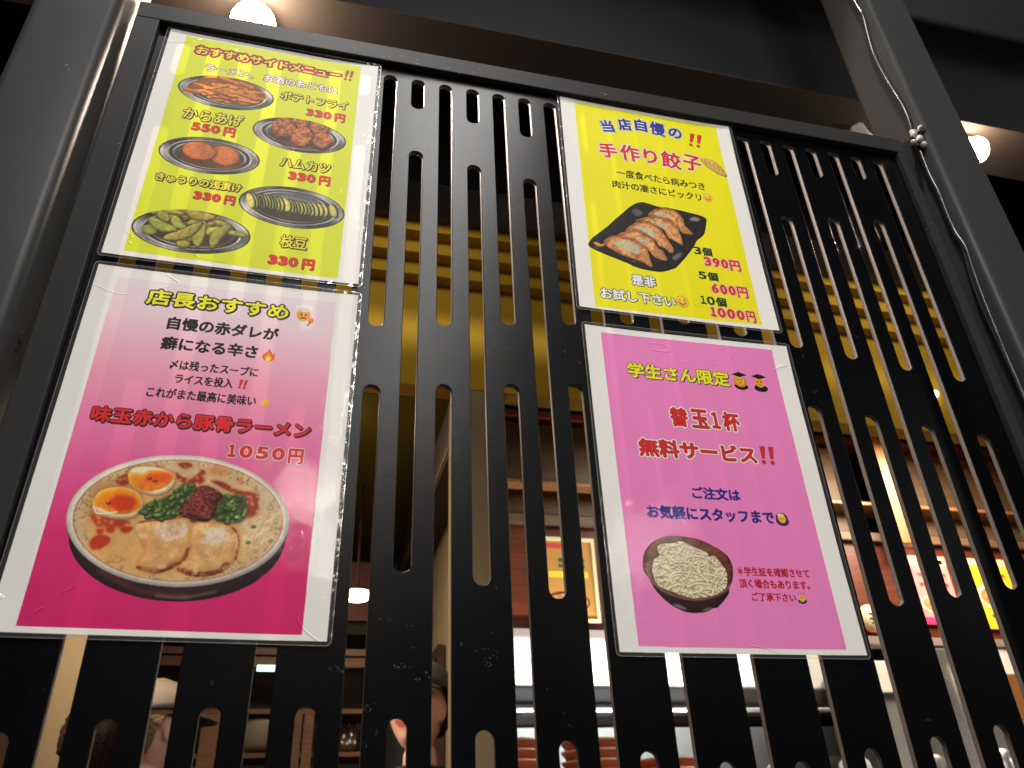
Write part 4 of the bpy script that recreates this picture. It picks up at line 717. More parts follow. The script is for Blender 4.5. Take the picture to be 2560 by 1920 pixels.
def make_student_menu():
    P = Print(); P.paint(P.poly([-89.4, 141.8, 87.9, 142.8, 88.0, -144.3, -89.3, -144.1], False), (224, 126, 184))
    b = P.poly(G['n_bowl']); bowl = P.full(b); P.blob(b, (98, 52, 40), (44, 22, 22), 2, sig=7, k=.7, tex=.3, cell=9, seed=4)
    rs = random.Random(3); cc = np.array(G['n_bowl']).reshape(-1, 2).mean(0)
    for i in range(150):
        a = rs.uniform(-.3, 3.5); r0 = rs.uniform(.72, .82); q = lambda r: (cc[0]+40*r*math.cos(a), cc[1]+31*r*math.sin(a)+4)
        P.soft(P.line([*q(r0), *q(r0+.2)], .6), rs.choice([(140, 78, 50), (54, 26, 22), (120, 64, 40), (70, 34, 26)]), 1.2, .6, clip=bowl)
    P.soft(P.ell(-8, -66, 7, 5, -.4), (136, 66, 44), 4, .6, clip=bowl)
    mass = P.full(P.poly(G['n_mass'])); P.soft(P.poly(G['n_mass']), (40, 20, 16), 6, .8, clip=bowl)
    P.blob(P.poly(G['n_mass']), (206, 188, 142), (168, 146, 98), sig=14, k=.7, tex=.25, cell=26, seed=6)
    pts = np.array(G['n_mass']).reshape(-1, 2); lo, hi = pts.min(0), pts.max(0)
    sl0 = P.win(lo[0], hi[0], lo[1], hi[1])
    for i in range(270):
        px, py = rs.uniform(lo[0], hi[0]), rs.uniform(lo[1], hi[1]); r_ = rs.uniform(4, 20); a0 = rs.uniform(0, 6.28); sp_ = rs.uniform(.7, 2.4); fl = rs.uniform(.45, 1.0)
        arc = []
        for s_ in range(6): a = a0+sp_*s_/5; arc += [px+r_*(math.cos(a)-math.cos(a0+sp_/2)), py+fl*r_*(math.sin(a)-math.sin(a0+sp_/2))]
        b_ = rs.uniform(.86, 1.0)
        arr = np.array(arc); sh_ = arr.copy(); sh_[1::2] -= .8
        P.paint(P.line(sh_, 1.7), (142, 114, 66), a=.55, clip=mass); P.paint(P.line(arc, 1.25), (230*b_, 224*b_, 196*b_), a=.92, clip=mass)
        P.paint(P.line(arr+np.tile((0, .22), 6), .35), (244, 240, 220), a=.6, clip=mass)
    fr = P.full(P.poly(G['n_front'])) & bowl & ~P.full(P.poly(G['n_mass']))
    slw = P.win(-80, 8, -121, -54); P.blob((slw, fr[slw]), (44, 24, 28), (26, 13, 16), sig=8, k=.6, tex=.15)
    P.soft(P.line(G['n_rim'], 1.7), (112, 74, 66), 1.4, .95, clip=bowl); P.soft(P.line(np.array(G['n_rim'])+np.tile((0, .5), len(G['n_rim'])//2), .5), (150, 110, 100), 1.0, .7, clip=bowl)
    for k_ in ('n_gl', 'n_gl2'): P.soft(P.poly(G[k_]), (170, 150, 152), 2.5, .8, clip=bowl)
    t = {v[0]: v[1:] for v in TX['P4']}
    draw_text(P, "学生さん限定", t["学生さん限定"], (236, 224, 36), .6, [(.7, (30, 26, 20))], (.5, -.6, (40, 30, 26)))
    face(P, t["EMst1"], kind="gradlong"); face(P, t["EMst2"], kind="grad")
    draw_text(P, "替玉1杯", t["替玉1杯"], (196, 36, 38), .78, [(.25, (90, 20, 26)), (1.1, (228, 220, 214)), (.25, (130, 84, 96))])
    draw_text(P, "無料サービス", t["無料サービス"], (196, 36, 38), .78, [(.25, (90, 20, 26)), (1.1, (228, 220, 214)), (.25, (130, 84, 96))])
    draw_text(P, "!!", t["!!"], (188, 40, 46), 1.2, [(.25, (130, 50, 60))], italic=.1)
    for s_ in ("ご注文は", "お気軽にスタッフまで"): draw_text(P, s_, t[s_], (32, 40, 124), .62, [(.2, (24, 28, 80))])
    face(P, t["EMwo"], kind="wave"); face(P, t["EMbow"], kind="bow")
    for s_ in ("＊学生証を確認させて", "頂く場合もあります。", "ご了承下さい"): draw_text(P, s_, t[s_], (172, 28, 46), .42)
    return P

# ---- sheet material: print under a glossy film; thin paper lets light from behind through
def print_material():
    m = bpy.data.materials.new("laminated_print"); m.use_nodes = True; nt = m.node_tree; b = nt.nodes["Principled BSDF"]; out = nt.nodes["Material Output"]
    at = nt.nodes.new("ShaderNodeAttribute"); at.attribute_name = "ink"
    b.inputs["Roughness"].default_value = 0.55; b.inputs["Specular IOR Level"].default_value = 0.2
    b.inputs["Coat Weight"].default_value = 1.0; b.inputs["Coat Roughness"].default_value = 0.03; b.inputs["Coat IOR"].default_value = 1.5
    tc = nt.nodes.new("ShaderNodeTexCoord")
    oi = nt.nodes.new("ShaderNodeObjectInfo"); va = nt.nodes.new("ShaderNodeVectorMath"); va.operation = 'MULTIPLY_ADD'; va.inputs[1].default_value = (7.3, 5.1, 9.7)
    nt.links.new(oi.outputs["Location"], va.inputs[0]); nt.links.new(tc.outputs["Object"], va.inputs[2]); coord = va.outputs[0]
    def noise(sc, det, stretch=(1, 1, 1)):
        mp = nt.nodes.new("ShaderNodeMapping"); mp.inputs["Scale"].default_value = stretch; nt.links.new(coord, mp.inputs[0])
        n = nt.nodes.new("ShaderNodeTexNoise"); n.inputs["Scale"].default_value = sc; n.inputs["Detail"].default_value = det; nt.links.new(mp.outputs[0], n.inputs["Vector"]); return n.outputs["Fac"]
    def bump(h, st, dist, prev=None):
        p = nt.nodes.new("ShaderNodeBump"); p.inputs["Strength"].default_value = st; p.inputs["Distance"].default_value = dist
        nt.links.new(h, p.inputs["Height"])
        if prev: nt.links.new(prev, p.inputs["Normal"])
        return p.outputs[0]
    n1 = bump(noise(9, 2), 0.35, 0.004); n2 = bump(noise(130, 3), 0.35, 0.0008, n1); n3 = bump(noise(700, 2), 0.2, 0.0003, n2)
    cn_ = noise(11, 1, (1.0, 1, 2.6)); sx = nt.nodes.new("ShaderNodeSeparateXYZ"); nt.links.new(tc.outputs["Object"], sx.inputs[0])
    def mth(op, a, b_=None):
        q = nt.nodes.new("ShaderNodeMath"); q.operation = op
        for i_, v_ in enumerate((a, b_)):
            if v_ is None: continue
            if isinstance(v_, float): q.inputs[i_].default_value = v_
            else: nt.links.new(v_, q.inputs[i_])
        return q.outputs[0]
    line = mth('SUBTRACT', 1.0, mth('MINIMUM', mth('MULTIPLY', mth('ABSOLUTE', mth('SUBTRACT', cn_, 0.5)), 120.0), 1.0))
    zone = mth('MULTIPLY', mth('GREATER_THAN', mth('ABSOLUTE', sx.outputs[2]), 0.118), mth('GREATER_THAN', noise(26, 1), 0.56))
    crease = mth('MULTIPLY', line, zone)
    n4 = bump(crease, 0.7, 0.0009, n3); nt.links.new(n4, b.inputs["Coat Normal"]); nt.links.new(bump(crease, 0.5, 0.0006), b.inputs["Normal"])
    nt.links.new(at.outputs["Color"], b.inputs["Base Color"])
    tr = nt.nodes.new("ShaderNodeBsdfTranslucent"); nt.links.new(at.outputs["Color"], tr.inputs[0])
    mx = nt.nodes.new("ShaderNodeMixShader"); mx.inputs[0].default_value = 0.16
    nt.links.new(b.outputs[0], mx.inputs[1]); nt.links.new(tr.outputs[0], mx.inputs[2]); nt.links.new(mx.outputs[0], out.inputs[0])
    return m
M_print = print_material()
def film_material(name, clear, rough):
    m = bpy.data.materials.new(name); m.use_nodes = True; nt = m.node_tree; out = nt.nodes["Material Output"]
    t = nt.nodes.new("ShaderNodeBsdfTransparent"); g = nt.nodes.new("ShaderNodeBsdfGlossy"); g.inputs["Roughness"].default_value = rough
    d = nt.nodes.new("ShaderNodeBsdfDiffuse"); d.inputs[0].default_value = (.8, .8, .78, 1)
    a = nt.nodes.new("ShaderNodeMixShader"); a.inputs[0].default_value = .35; nt.links.new(g.outputs[0], a.inputs[1]); nt.links.new(d.outputs[0], a.inputs[2])
    x = nt.nodes.new("ShaderNodeMixShader"); x.inputs[0].default_value = 1-clear; nt.links.new(t.outputs[0], x.inputs[1]); nt.links.new(a.outputs[0], x.inputs[2])
    tc = nt.nodes.new("ShaderNodeTexCoord"); n = nt.nodes.new("ShaderNodeTexNoise"); n.inputs["Scale"].default_value = 90; nt.links.new(tc.outputs["Object"], n.inputs["Vector"])
    p = nt.nodes.new("ShaderNodeBump"); p.inputs["Strength"].default_value = .5; p.inputs["Distance"].default_value = .002; nt.links.new(n.outputs["Fac"], p.inputs["Height"]); nt.links.new(p.outputs[0], g.inputs["Normal"])
    nt.links.new(x.outputs[0], out.inputs[0]); return m
M_film = film_material("clear_film", .90, .12); M_filmedge = film_material("film_edge", .45, .2)

def bow(x, z, e):
    """gentle warp of a laminated sheet, in mm, always towards the viewer"""
    p = e.location.x*37+e.location.z*11
    return -(.25+.55*(1+np.sin(x/31+p)*np.cos(z/43+p*.7))*.5+.5*(1+np.sin(z/23+x/70+2*p))*.5*np.clip((np.abs(x)-55)/50, 0, 1)+1.1*np.clip((np.hypot(x/105, z/148.5)-1.05)/.36, 0, 1)**2)
def quads(name, x0, x1, ya, yb, cols, parent):
    n = len(x0); V = np.zeros((n, 4, 3)); V[:, 0, 0] = x0; V[:, 1, 0] = x1; V[:, 2, 0] = x1; V[:, 3, 0] = x0
    V[:, 0, 2] = ya; V[:, 1, 2] = ya; V[:, 2, 2] = yb; V[:, 3, 2] = yb
    V[:, :, 1] = bow(V[:, :, 0], V[:, :, 2], parent)
    me = bpy.data.meshes.new(name); me.vertices.add(4*n); me.vertices.foreach_set("co", (V/1000).ravel())
    me.loops.add(4*n); me.loops.foreach_set("vertex_index", np.arange(4*n, dtype=np.int32))
    me.polygons.add(n); me.polygons.foreach_set("loop_start", np.arange(0, 4*n, 4, dtype=np.int32)); me.update(calc_edges=True)
    at = me.attributes.new("ink", 'FLOAT_COLOR', 'CORNER'); c4 = np.ones((n, 4, 4), np.float32); c4[:, :, :3] = cols[:, None, :]
    at.data.foreach_set("color", c4.ravel()); me.materials.append(M_print)
    o = bpy.data.objects.new(name, me); C.objects.link(o); o.parent = parent; return o
def runs(key, mask, step):
    """horizontal runs of equal colour -> x0, x1, row"""
    H, W = key.shape; k = np.where(mask, key, -1); prev = np.full_like(k, -2); prev[:, 1:] = k[:, :-1]
    if step > 1: prev[:, ::step] = -2
    st = (k != prev) & mask; nx = np.full_like(k, -2); nx[:, :-1] = k[:, 1:]
    if step > 1: nx[:, step-1::step] = -2
    en = (k != nx) & mask
    r, c = np.nonzero(st); r2, c2 = np.nonzero(en); return c, c2+1, r
def ink(rgb):
    return np.clip(lin(np.clip(rgb, 0, 245))*1.14, 0.003, .86)
def poster(key, P, label, foods):
    grain = 1+.05*(fbm(PH, PW, 3, 71, 1)-.5)+.10*(fbm(PH, PW, 14, 72)-.5); m_ = (P.id > 1)[..., None]; P.rgb = np.where(m_, P.rgb*grain[..., None], P.rgb)
    X, Z, t = CONTENT['poster'][key]
    e = empty("menu_poster", (X, -.0016, Z), label, "poster", "laminated menu posters on the slotted screen"); e.rotation_euler = (0, -t, 0)
    big = P.id[::2, ::2]; big = np.where(big > 1, big, 0)
    up = np.repeat(np.repeat(big, 2, 0), 2, 1); idm = np.where(P.id == 1, 1, np.where(up > 1, up, 0))
    # a picture cell partly under lettering stays with the sheet raster
    blk = (P.id == 1).reshape(PH//2, 2, PW//2, 2).any((1, 3)); big = np.where(blk, 0, big); up = np.repeat(np.repeat(big, 2, 0), 2, 1)
    idm = np.where(P.id == 1, 1, up)
    q = np.clip(P.rgb, 0, 255).round().astype(np.int32); kk = (q[..., 0] << 16)+(q[..., 1] << 8)+q[..., 2]
    for pid, nm in ((0, "printed_sheet"), (1, "lettering")):
        c0, c1, r = runs(kk, idm == pid, 16)
        quads(nm, c0/RS-105, c1/RS-105, 148.5-(r+1)/RS, 148.5-r/RS, ink(P.rgb[r, c0]), e)
    av = P.rgb.reshape(PH//2, 2, PW//2, 2, 3).mean((1, 3))
    for pid, lb in foods.items():
        r, c = np.nonzero(big == pid)
        o = quads("food_picture", c*2/RS-105, (c+1)*2/RS-105, 148.5-(r+1)*2/RS, 148.5-r*2/RS, ink(av[r, c]), e); o['label'] = lb
    # clear film border with rounded corners
    bm = bmesh.new(); W2, H2, rr = 108.2, 151.7, 4.0; lay = []
    outl = []
    for cx_, cy_, a0 in ((W2-rr, H2-rr, 0), (-W2+rr, H2-rr, 90), (-W2+rr, -H2+rr, 180), (W2-rr, -H2+rr, 270)):
        for i in range(9): a = rad(a0+90*i/8); outl.append((cx_+rr*math.cos(a), cy_+rr*math.sin(a)))
    for ins in (0, .45): lay.append([bm.verts.new((x*(1-ins/W2)/1000, 0, y*(1-ins/H2)/1000)) for x, y in outl])
    lay.append([bm.verts.new((max(-105, min(105, x))/1000, 0, max(-148.5, min(148.5, y))/1000)) for x, y in outl])
    n = len(outl)
    for a, b, mi in ((lay[0], lay[1], 1), (lay[1], lay[2], 0)):
        for i in range(n):
            try: f = bm.faces.new((a[i], a[(i+1) % n], b[(i+1) % n], b[i])); f.material_index = mi
            except ValueError: pass
    bmesh.ops.remove_doubles(bm, verts=bm.verts, dist=1e-7)
    for v in bm.verts: v.co.y = float(bow(np.array(v.co.x*1000), np.array(v.co.z*1000), e))/1000
    obj("laminate_border", bm, [M_film, M_filmedge], e)
    return e
poster('P1', make_side_menu(), "lime green laminated side dish menu with steel plates of fried food and edamame",
       {2: "oval steel plate of french fries", 3: "oval steel plate of fried chicken", 4: "oval steel plate with two breaded cutlets", 5: "oval steel plate of sliced cucumber", 6: "oval steel plate of green edamame pods"})
poster('P2', make_ramen_menu(), "laminated poster fading from white to magenta with a large bowl of ramen priced 1050 yen", {2: "large bowl of ramen with two egg halves"})
poster('P3', make_gyoza_menu(), "bright yellow laminated poster showing five fried dumplings on a black plate", {2: "five fried dumplings on a black plate"})
poster('P4', make_student_menu(), "plain pink laminated poster with a brown bowl of white noodles near its foot", {2: "brown wooden bowl of plain white noodles"})
bpy.data.objects.remove(_to)

# ================================================================== inside the shop
def at(x15, z15, Y):
    s = (Y+.57508)/2.07508; return CAM.x+(x15-CAM.x)*s, CAM.z+(z15-CAM.z)*s
def rbox(bm, xa, xb, za, zb, Y, dy, bev=0.0):
    """box whose front face stands at depth Y; extents read off the 1.5 m plane"""
    x0, z0 = at(xa, za, Y); x1, z1 = at(xb, zb, Y); box(bm, x0, x1, Y, Y+dy, z0, z1, bev)
YB = 1.7
# yellow wall with a stepped cornice, and the yellow ceiling that runs back from its foot
x0, zb = at(-1.2, 2.668, YB); x1, zt = at(3.4, 3.52, YB)
bm = bmesh.new(); box(bm, -2.4, 4.6, YB, YB+.08, zb, zt)
for i, z15 in enumerate((3.095, 3.190, 3.287)):
    d = .052*(i+1); za = at(0, z15, YB-d)[1]; box(bm, -2.4, 4.6, YB-d, YB-.0005-d+.052, za, zt-.001*i)
yw = obj("yellow_wall", bm, M_yellow); tag(yw, "mustard yellow bulkhead wall with three stepped cornice bands", "wall")
bm = bmesh.new(); box(bm, -2.4, .495, YB+.085, 3.6, zb, zb+.05); tag(obj("yellow_ceiling", bm, mat("shaded_yellow_plaster", (.17, .125, .014), .75, spec=.15, var=.1, vscale=3)), "low mustard ceiling over the dining passage behind the yellow wall", "ceiling")  # yellow paint darkened to olive to carry the ceiling's shade
bm = bmesh.new(); box(bm, -2.4, 4.6, YB-.24, YB-.16, at(0, 3.40, YB-.24)[1], at(0, 3.40, YB-.24)[1]+.14); tag(obj("cornice_board", bm, M_dkwood), "dark brown board along the top of the yellow stepped cornice", "board")
# tan pillar, its beam and the side wall behind it
pl_ = empty("tan_pillar", (.58, YB+.05, .15), "tan papered pillar and side wall dividing dining passage from kitchen", "pillar")
bm = bmesh.new(); box(bm, -.085, .087, -.049, .05, 0, zb-.152); obj("pillar_shaft", bm, M_tan, pl_)
bm = bmesh.new(); box(bm, -.085, .04, .052, 1.5, 2.44, zb-.155); obj("overhead_beam", bm, mat("shaded_tan", (.045, .031, .02), .6, var=.15), pl_)  # tan darkened so the beam's shade sits in its colour
bm = bmesh.new(); box(bm, -.089, -.0855, .052, 1.5, 2.455, 2.475); obj("beam_trim", bm, M_tanboard, pl_)
bm = bmesh.new(); box(bm, .02, .04, .053, 1.5, 0, 2.439); obj("side_wall", bm, M_tan, pl_)
mf = empty("wall_mirror", (.595, 2.6, 1.7), "black framed mirror on the tan side wall behind the chef", "mirror")
bm = bmesh.new()
for ya, yb_, za, zc in ((-.14, -.10, -.5, .43), (.26, .30, -.5, .43), (-.0995, .2595, .39, .43)): box(bm, -.025, 0, ya, yb_, za, zc)
obj("mirror_frame", bm, M_dkwood, mf)
bm = bmesh.new(); box(bm, -.008, -.001, -.0995, .2595, -.5, .389); obj("glass", bm, mat("mirror_glass", (.7, .6, .56), .12, metal=.9), mf)

# ---- back of the dining passage: red wood header, shelves, bowls and bottles
YS = 2.95
bm = bmesh.new(); box(bm, -2.4, .598, 3.5, 3.56, .15, 2.9); tag(obj("back_wall", bm, M_dkwood), "dark brown back wall of the dining passage behind the shelves", "wall")
bm = bmesh.new(); rbox(bm, -.9, .255, 1.955, 2.107, YS, .03); tag(obj("header_board", bm, M_redwood), "red stained header board above the wooden shelves", "board")
bm = bmesh.new(); rbox(bm, -.9, .255, 1.92, 1.9495, YS+.03, .02); tag(obj("dark_curtain", bm, mat("olive_cloth", (.03, .03, .012), .9, bump=.3)), "narrow olive cloth strip under the red header board", "curtain")
sh = empty("wooden_shelves", (-.2, YS+.1, .15), "brown wooden shelf unit at the back of the dining passage", "shelf")
def sbox(name, xa, xb, za, zb_, dy=.25, y0=YS, m=M_wood):
    bm = bmesh.new(); rbox(bm, xa, xb, za, zb_, y0, dy); bmesh.ops.translate(bm, vec=-Vector(sh.location), verts=bm.verts); return obj(name, bm, m, sh)
sbox("shelf_board", -.31, .255, 1.734, 1.744); sbox("shelf_board", -.31, .255, 1.640, 1.650)
sbox("cross_rail", -.31, .255, 1.868, 1.884, .04); sbox("cross_rail", -.31, .255, 1.840, 1.862, .04)
sbox("upright", -.126, -.088, 1.3, 1.7335, .03, YS-.035); sbox("upright", .074, .096, 1.3, 1.7335, .03, YS-.035); sbox("upright", .101, .123, 1.3, 1.7335, .03, YS-.035)
bm = bmesh.new(); x0, z0 = at(-.02, 1.836, YS-.06); x1, z1 = at(.030, 1.836, YS-.06); tube(bm, [(x0, YS-.06, z0), (x1, YS-.06, z0)], .012); tag(obj("shelf_tube_light", bm, M_tubeg, None, True), "small greenish white tube light under the shelf rail", "lamp")
def put_lathe(name, prof, x15, z15, Y, m, label, cat, group=None, n=24):
    x, z = at(x15, z15, Y); bm = bmesh.new(); lathe(bm, prof, n=n); o = obj(name, bm, m, None, True); o.location = (x, Y, z); return tag(o, label, cat, group)
put_lathe("white_pot", [(.055, 0), (.085, .02), (.10, .10), (.095, .115), (.088, .10), (.0001, .03)], .012, 1.6505, YS+.12, mat("pot_glaze", (.33, .29, .23), .5, var=.1), "round off-white pot on the lower shelf behind the capped person", "pot")
for i, (xx, hh) in enumerate(((.158, .10), (.176, .13), (.196, .11), (.214, .12))):
    put_lathe("bottle", [(.028, 0), (.03, .01), (.03, hh*.6), (.012, hh*.8), (.012, hh), (.0001, hh)], xx, 1.6505, YS+.11, mat("bottle_glass", (.05, .028, .02), .15, spec=.7), "dim dark bottle standing in the row on the lower wooden shelf", "bottle", "bottles on the wooden shelf", 14)
# pendant disc lamp
px_, pz_ = at(.204, 2.021, 2.55)
pd = empty("pendant_lamp", (px_, 2.55, pz_), "bright flat oval lamp hanging before the red header board", "lamp")
bm = bmesh.new(); lathe(bm, [(.0001, -.022), (.045, -.018), (.062, -.004), (.060, .004), (.0001, .006)], n=32); obj("diffuser", bm, M_pend, pd, True)
bm = bmesh.new(); lathe(bm, [(.064, .0065), (.05, .02), (.012, .03), (.006, .05), (.006, zb-pz_-.001)], n=24); obj("lamp_body", bm, M_dkwood, pd, True)
# beige post near the dining side and wall piece
bm = bmesh.new(); rbox(bm, -.470, -.405, 1.0, 2.3, 2.0, .07, .003); tag(obj("beige_post", bm, M_beige), "beige square post just behind the foot of the ramen poster", "post")
bm = bmesh.new(); rbox(bm, -.60, -.478, 1.0, 1.70, 2.2, .05); tag(obj("orange_partition", bm, M_wood), "low brown wooden partition beside the beige post", "partition")
bm = bmesh.new(); rbox(bm, -.404, -.27, 1.0, 1.675, 2.9, .03); tag(obj("beige_partition", bm, M_beige), "low beige partition behind the dark haired guest", "partition")

# ---- kitchen front
YK = 2.6
def kit(name, xa, xb, za, zb_, m, label, cat, Y=YK, dy=.06, bev=.003):
    bm = bmesh.new(); rbox(bm, xa, xb, za, zb_, Y, dy, bev); return tag(obj(name, bm, m), label, cat)
bm = bmesh.new(); box(bm, .625, 5.5, 3.4, 3.5, .15, 3.74); tag(obj("kitchen_wall", bm, M_dkwood), "dark wall at the back of the kitchen above the canopy", "wall")
cn = empty("wood_canopy", (*[at(1.5, 2.37, YK)[0], YK], at(1.5, 2.37, YK)[1]), "tan boarded canopy over the kitchen front with a lighter shelf edge", "canopy")
def cbox(name, xa, xb, za, zb_, m, Y=YK, dy=.05):
    bm = bmesh.new(); rbox(bm, xa, xb, za, zb_, Y, dy, .002); bmesh.ops.translate(bm, vec=-Vector(cn.location), verts=bm.verts); return obj(name, bm, m, cn)
cbox("upper_board", .47, 1.80, 2.378, 2.565, M_tanboard, YK+.06); cbox("upper_board", 1.872, 2.9, 2.378, 2.565, M_tanboard, YK+.06)
cbox("shelf_edge", .47, 2.9, 2.366, 2.377, M_woodv, YK-.05, .16)  # lighter orange wood than the boards
cbox("lower_board", .47, 1.80, 2.272, 2.365, M_tanboard, YK+.06); cbox("lower_board", 1.872, 2.9, 2.272, 2.365, M_tanboard, YK+.06)
cbox("bottom_rail", .47, 2.9, 2.244, 2.271, M_tanboard, YK-.02, .13)
cbox("top_rail", .47, 2.9, 2.590, 2.612, M_redwood, YK+.02, .1)
kit("red_wood_panel", .47, 2.9, 1.946, 2.243, M_redwood, "long red stained wood panel carrying the kitchen menus", "panel", YK+.01, .05)
kit("grey_ledge", .47, 2.9, 1.9225, 1.9455, mat("pink_grey_metal", (.30, .24, .22), .4), "pinkish grey ledge strip under the red wood panel", "ledge", YK-.03, .09)
kit("wood_post", 1.905, 1.975, 2.244, 2.64, M_woodv, "bright orange wooden post in front of the tan canopy boards", "post", YK-.12, .06)
hd = kit("range_hood", .47, 1.66, 1.796, 1.9215, M_hood, "broad white kitchen range hood under the red wood panel", "hood", YK-.02, .4, .006)
kit("black_beam", .47, 1.66, 1.757, 1.7955, M_black, "black edge beam directly below the white range hood", "beam", YK-.04, .3)
kit("steel_rail", .47, 1.66, 1.738, 1.748, M_steel, "thin steel rail below the black beam of the hood", "rail", YK-.10, .03, .004)
kit("steel_splashback", .47, 1.66, 1.45, 1.70, M_hood, "pale grey steel splashback behind the stacked bowls", "splashback", YK+.5, .04)
kit("steel_counter", .47, 2.6, 1.0, 1.585, M_steel, "stainless steel counter carrying the stacks of bowls", "counter", YK-.42, .40, .004)
kit("white_cabinet", 1.664, 1.842, 1.788, 1.876, M_hood, "small cream white cabinet beside the range hood", "cabinet", YK-.05, .3, .004)
kit("grey_cupboard", 1.668, 1.838, 1.588, 1.7875, M_grey, "dull grey cupboard below the small white cabinet", "cupboard", YK-.03, .28, .004)
fr_ = empty("steel_fridge", (at(1.97, 1.0, 2.45)[0], 2.45, .15), "tall stainless steel fridge standing beside the grey cupboard", "fridge")
bm = bmesh.new(); rbox(bm, 1.868, 2.10, 1.0, 1.915, 2.45, .5, .006); bmesh.ops.translate(bm, vec=-Vector(fr_.location), verts=bm.verts); obj("body", bm, M_steel, fr_)
bm = bmesh.new(); xh, zh = at(1.985, 1.75, 2.42); tube(bm, [(xh, 2.42, zh-.35), (xh, 2.42, zh+.18)], .008); bmesh.ops.translate(bm, vec=-Vector(fr_.location), verts=bm.verts); obj("handle", bm, M_steel, fr_, True)
kit("white_tile_panel", 2.12, 2.5, 1.842, 1.94, M_hood, "white tiled panel lit above the orange wood door", "panel", YK-.02, .06)
kit("orange_wood_door", 2.12, 2.5, 1.2, 1.841, M_woodv, "orange wooden door standing beyond the steel fridge", "door", YK-.06, .04)
# hanging pale tubs at the near counter
for i, (x15, z15, r, m_, lb) in enumerate(((1.315, 1.612, .05, M_white, "white rounded tub on the counter nearest the bowls"), (1.545, 1.626, .055, M_hood, "pale grey tub on the counter between its two neighbours"), (1.79, 1.628, .05, M_grey, "grey metal canister on the counter before the cupboard"), (2.02, 1.640, .05, M_steel, "shiny steel canister on the counter before the fridge"))):
    x, z = at(x15, z15, 2.0); bm = bmesh.new(); h = .22
    lathe(bm, [(r*.9, 0), (r, .02), (r, h-.05), (r*.86, h-.018), (r*.5, h-.003), (.0001, h)], n=28); o = obj("tub" if i < 2 else "canister", bm, m_, None, True); o.location = (x, 2.0, z-h); tag(o, lb, "tub" if i < 2 else "canister")
# small white appliance details near hood end
ap = kit("control_box", 1.545, 1.625, 1.797, 1.838, M_steel, "small steel control box on the end of the range hood", "box", YK-.10, .075, .004)
# ---- stacked bowls
def bowl():
    bm = bmesh.new(); lathe(bm, [(.045, 0), (.050, .012), (.085, .030), (.108, .062), (.110, .068), (.106, .068), (.082, .036), (.045, .020), (.0001, .018)], n=36)
    o = obj("ramen_bowl", bm, [M_bowl, M_bowl_rim], None, True)
    for p in o.data.polygons:
        if p.center.z > .0655 or math.hypot(p.center.x, p.center.y) > .1085: p.material_index = 1  # cream rims, brightened to paint their highlights in
    return o
proto = bowl(); first = True
for x15, n, top, lb in ((.596, 9, 1.668, "orange red bowl in the tall stack nearest the tan pillar"), (.812, 9, 1.667, "orange red bowl in the tall stack under the middle of the hood"), (1.0, 7, 1.622, "orange red bowl in the low stack beside the white tub")):
    Yb = 2.12; x, z = at(x15, top, Yb)
    for j in range(n):
        o = proto if first else proto.copy()
        if not first: C.objects.link(o)
        first = False; o.location = (x+random.uniform(-.003, .003), Yb+random.uniform(-.003, .003), z-.068-.030*j); o.rotation_euler = (0, 0, random.uniform(0, 6))
        tag(o, lb, "bowl", "orange red bowls stacked on the kitchen counter")
# ---- menus inside
M_paper_o = mat("orange_paper", (.56, .27, .06), .5, var=.05); M_paper_p = mat("pink_paper", (.85, .30, .30), .5, var=.05); M_paper_y = mat("yellow_paper", (.85, .60, .04), .5, var=.05)
M_cream = mat("cream_paper", (.85, .72, .42), .5); M_mag = mat("magenta_ink", (.75, .04, .20), .5); M_green = mat("green_ink", (.03, .09, .03), .5); M_redink = mat("red_ink", (.6, .06, .05), .5); M_food = mat("broth_print", (.62, .30, .10), .5, var=.5, vscale=60); M_yelink = mat("yellow_ink", (.85, .66, .05), .5)
def wall_menu(x0, x1, z0, z1, Y, m, label, blocks, frame=None):
    xa, za = at(x0, z0, Y); xb, zc = at(x1, z1, Y); e = empty("wall_menu", ((xa+xb)/2, Y, (za+zc)/2), label, "menu", "menus on the red wood panel")
    W_, H_ = xb-xa, zc-za
    bm = bmesh.new(); box(bm, -W_/2, W_/2, -.003, 0, -H_/2, H_/2); obj("sheet", bm, m, e)
    for nm, a, b, c, d, mm in blocks:
        bm = bmesh.new()
        if nm == "food_picture":
            r = bmesh.ops.create_circle(bm, cap_ends=True, segments=32, radius=1)
            for v in bm.verts: v.co = Vector(((a+b)/2*W_+v.co.x*(b-a)/2*W_, -.0042-(.0008 if mm is M_food else 0), (c+d)/2*H_+v.co.y*(d-c)/2*H_))
        else: box(bm, a*W_, b*W_, -.0042, -.0032, c*H_, d*H_)
        obj(nm, bm, mm, e)
    if frame:
        bm = bmesh.new(); t_ = .014
        for q in ((-W_/2-t_, W_/2+t_, H_/2, H_/2+t_), (-W_/2-t_, W_/2+t_, -H_/2-t_, -H_/2), (-W_/2-t_, -W_/2, -H_/2, H_/2), (W_/2, W_/2+t_, -H_/2, H_/2)): box(bm, q[0], q[1], -.012, 0, q[2], q[3])
        obj("frame", bm, frame, e)
    return e
wall_menu(.700, .853, 1.972, 2.192, YK-.002, M_paper_o, "orange framed menu with a pale border showing a bowl of broth", (("heading", -.4, .3, .40, .46, M_redink), ("text_block", -.15, .35, .22, .27, M_green), ("text_block", -.15, .35, .15, .19, M_green), ("text_block", -.35, .40, .02, .10, M_yelink), ("food_picture", -.46, .40, -.42, -.16, M_redwood), ("food_picture", -.42, .36, -.40, -.19, M_food)), M_cream)
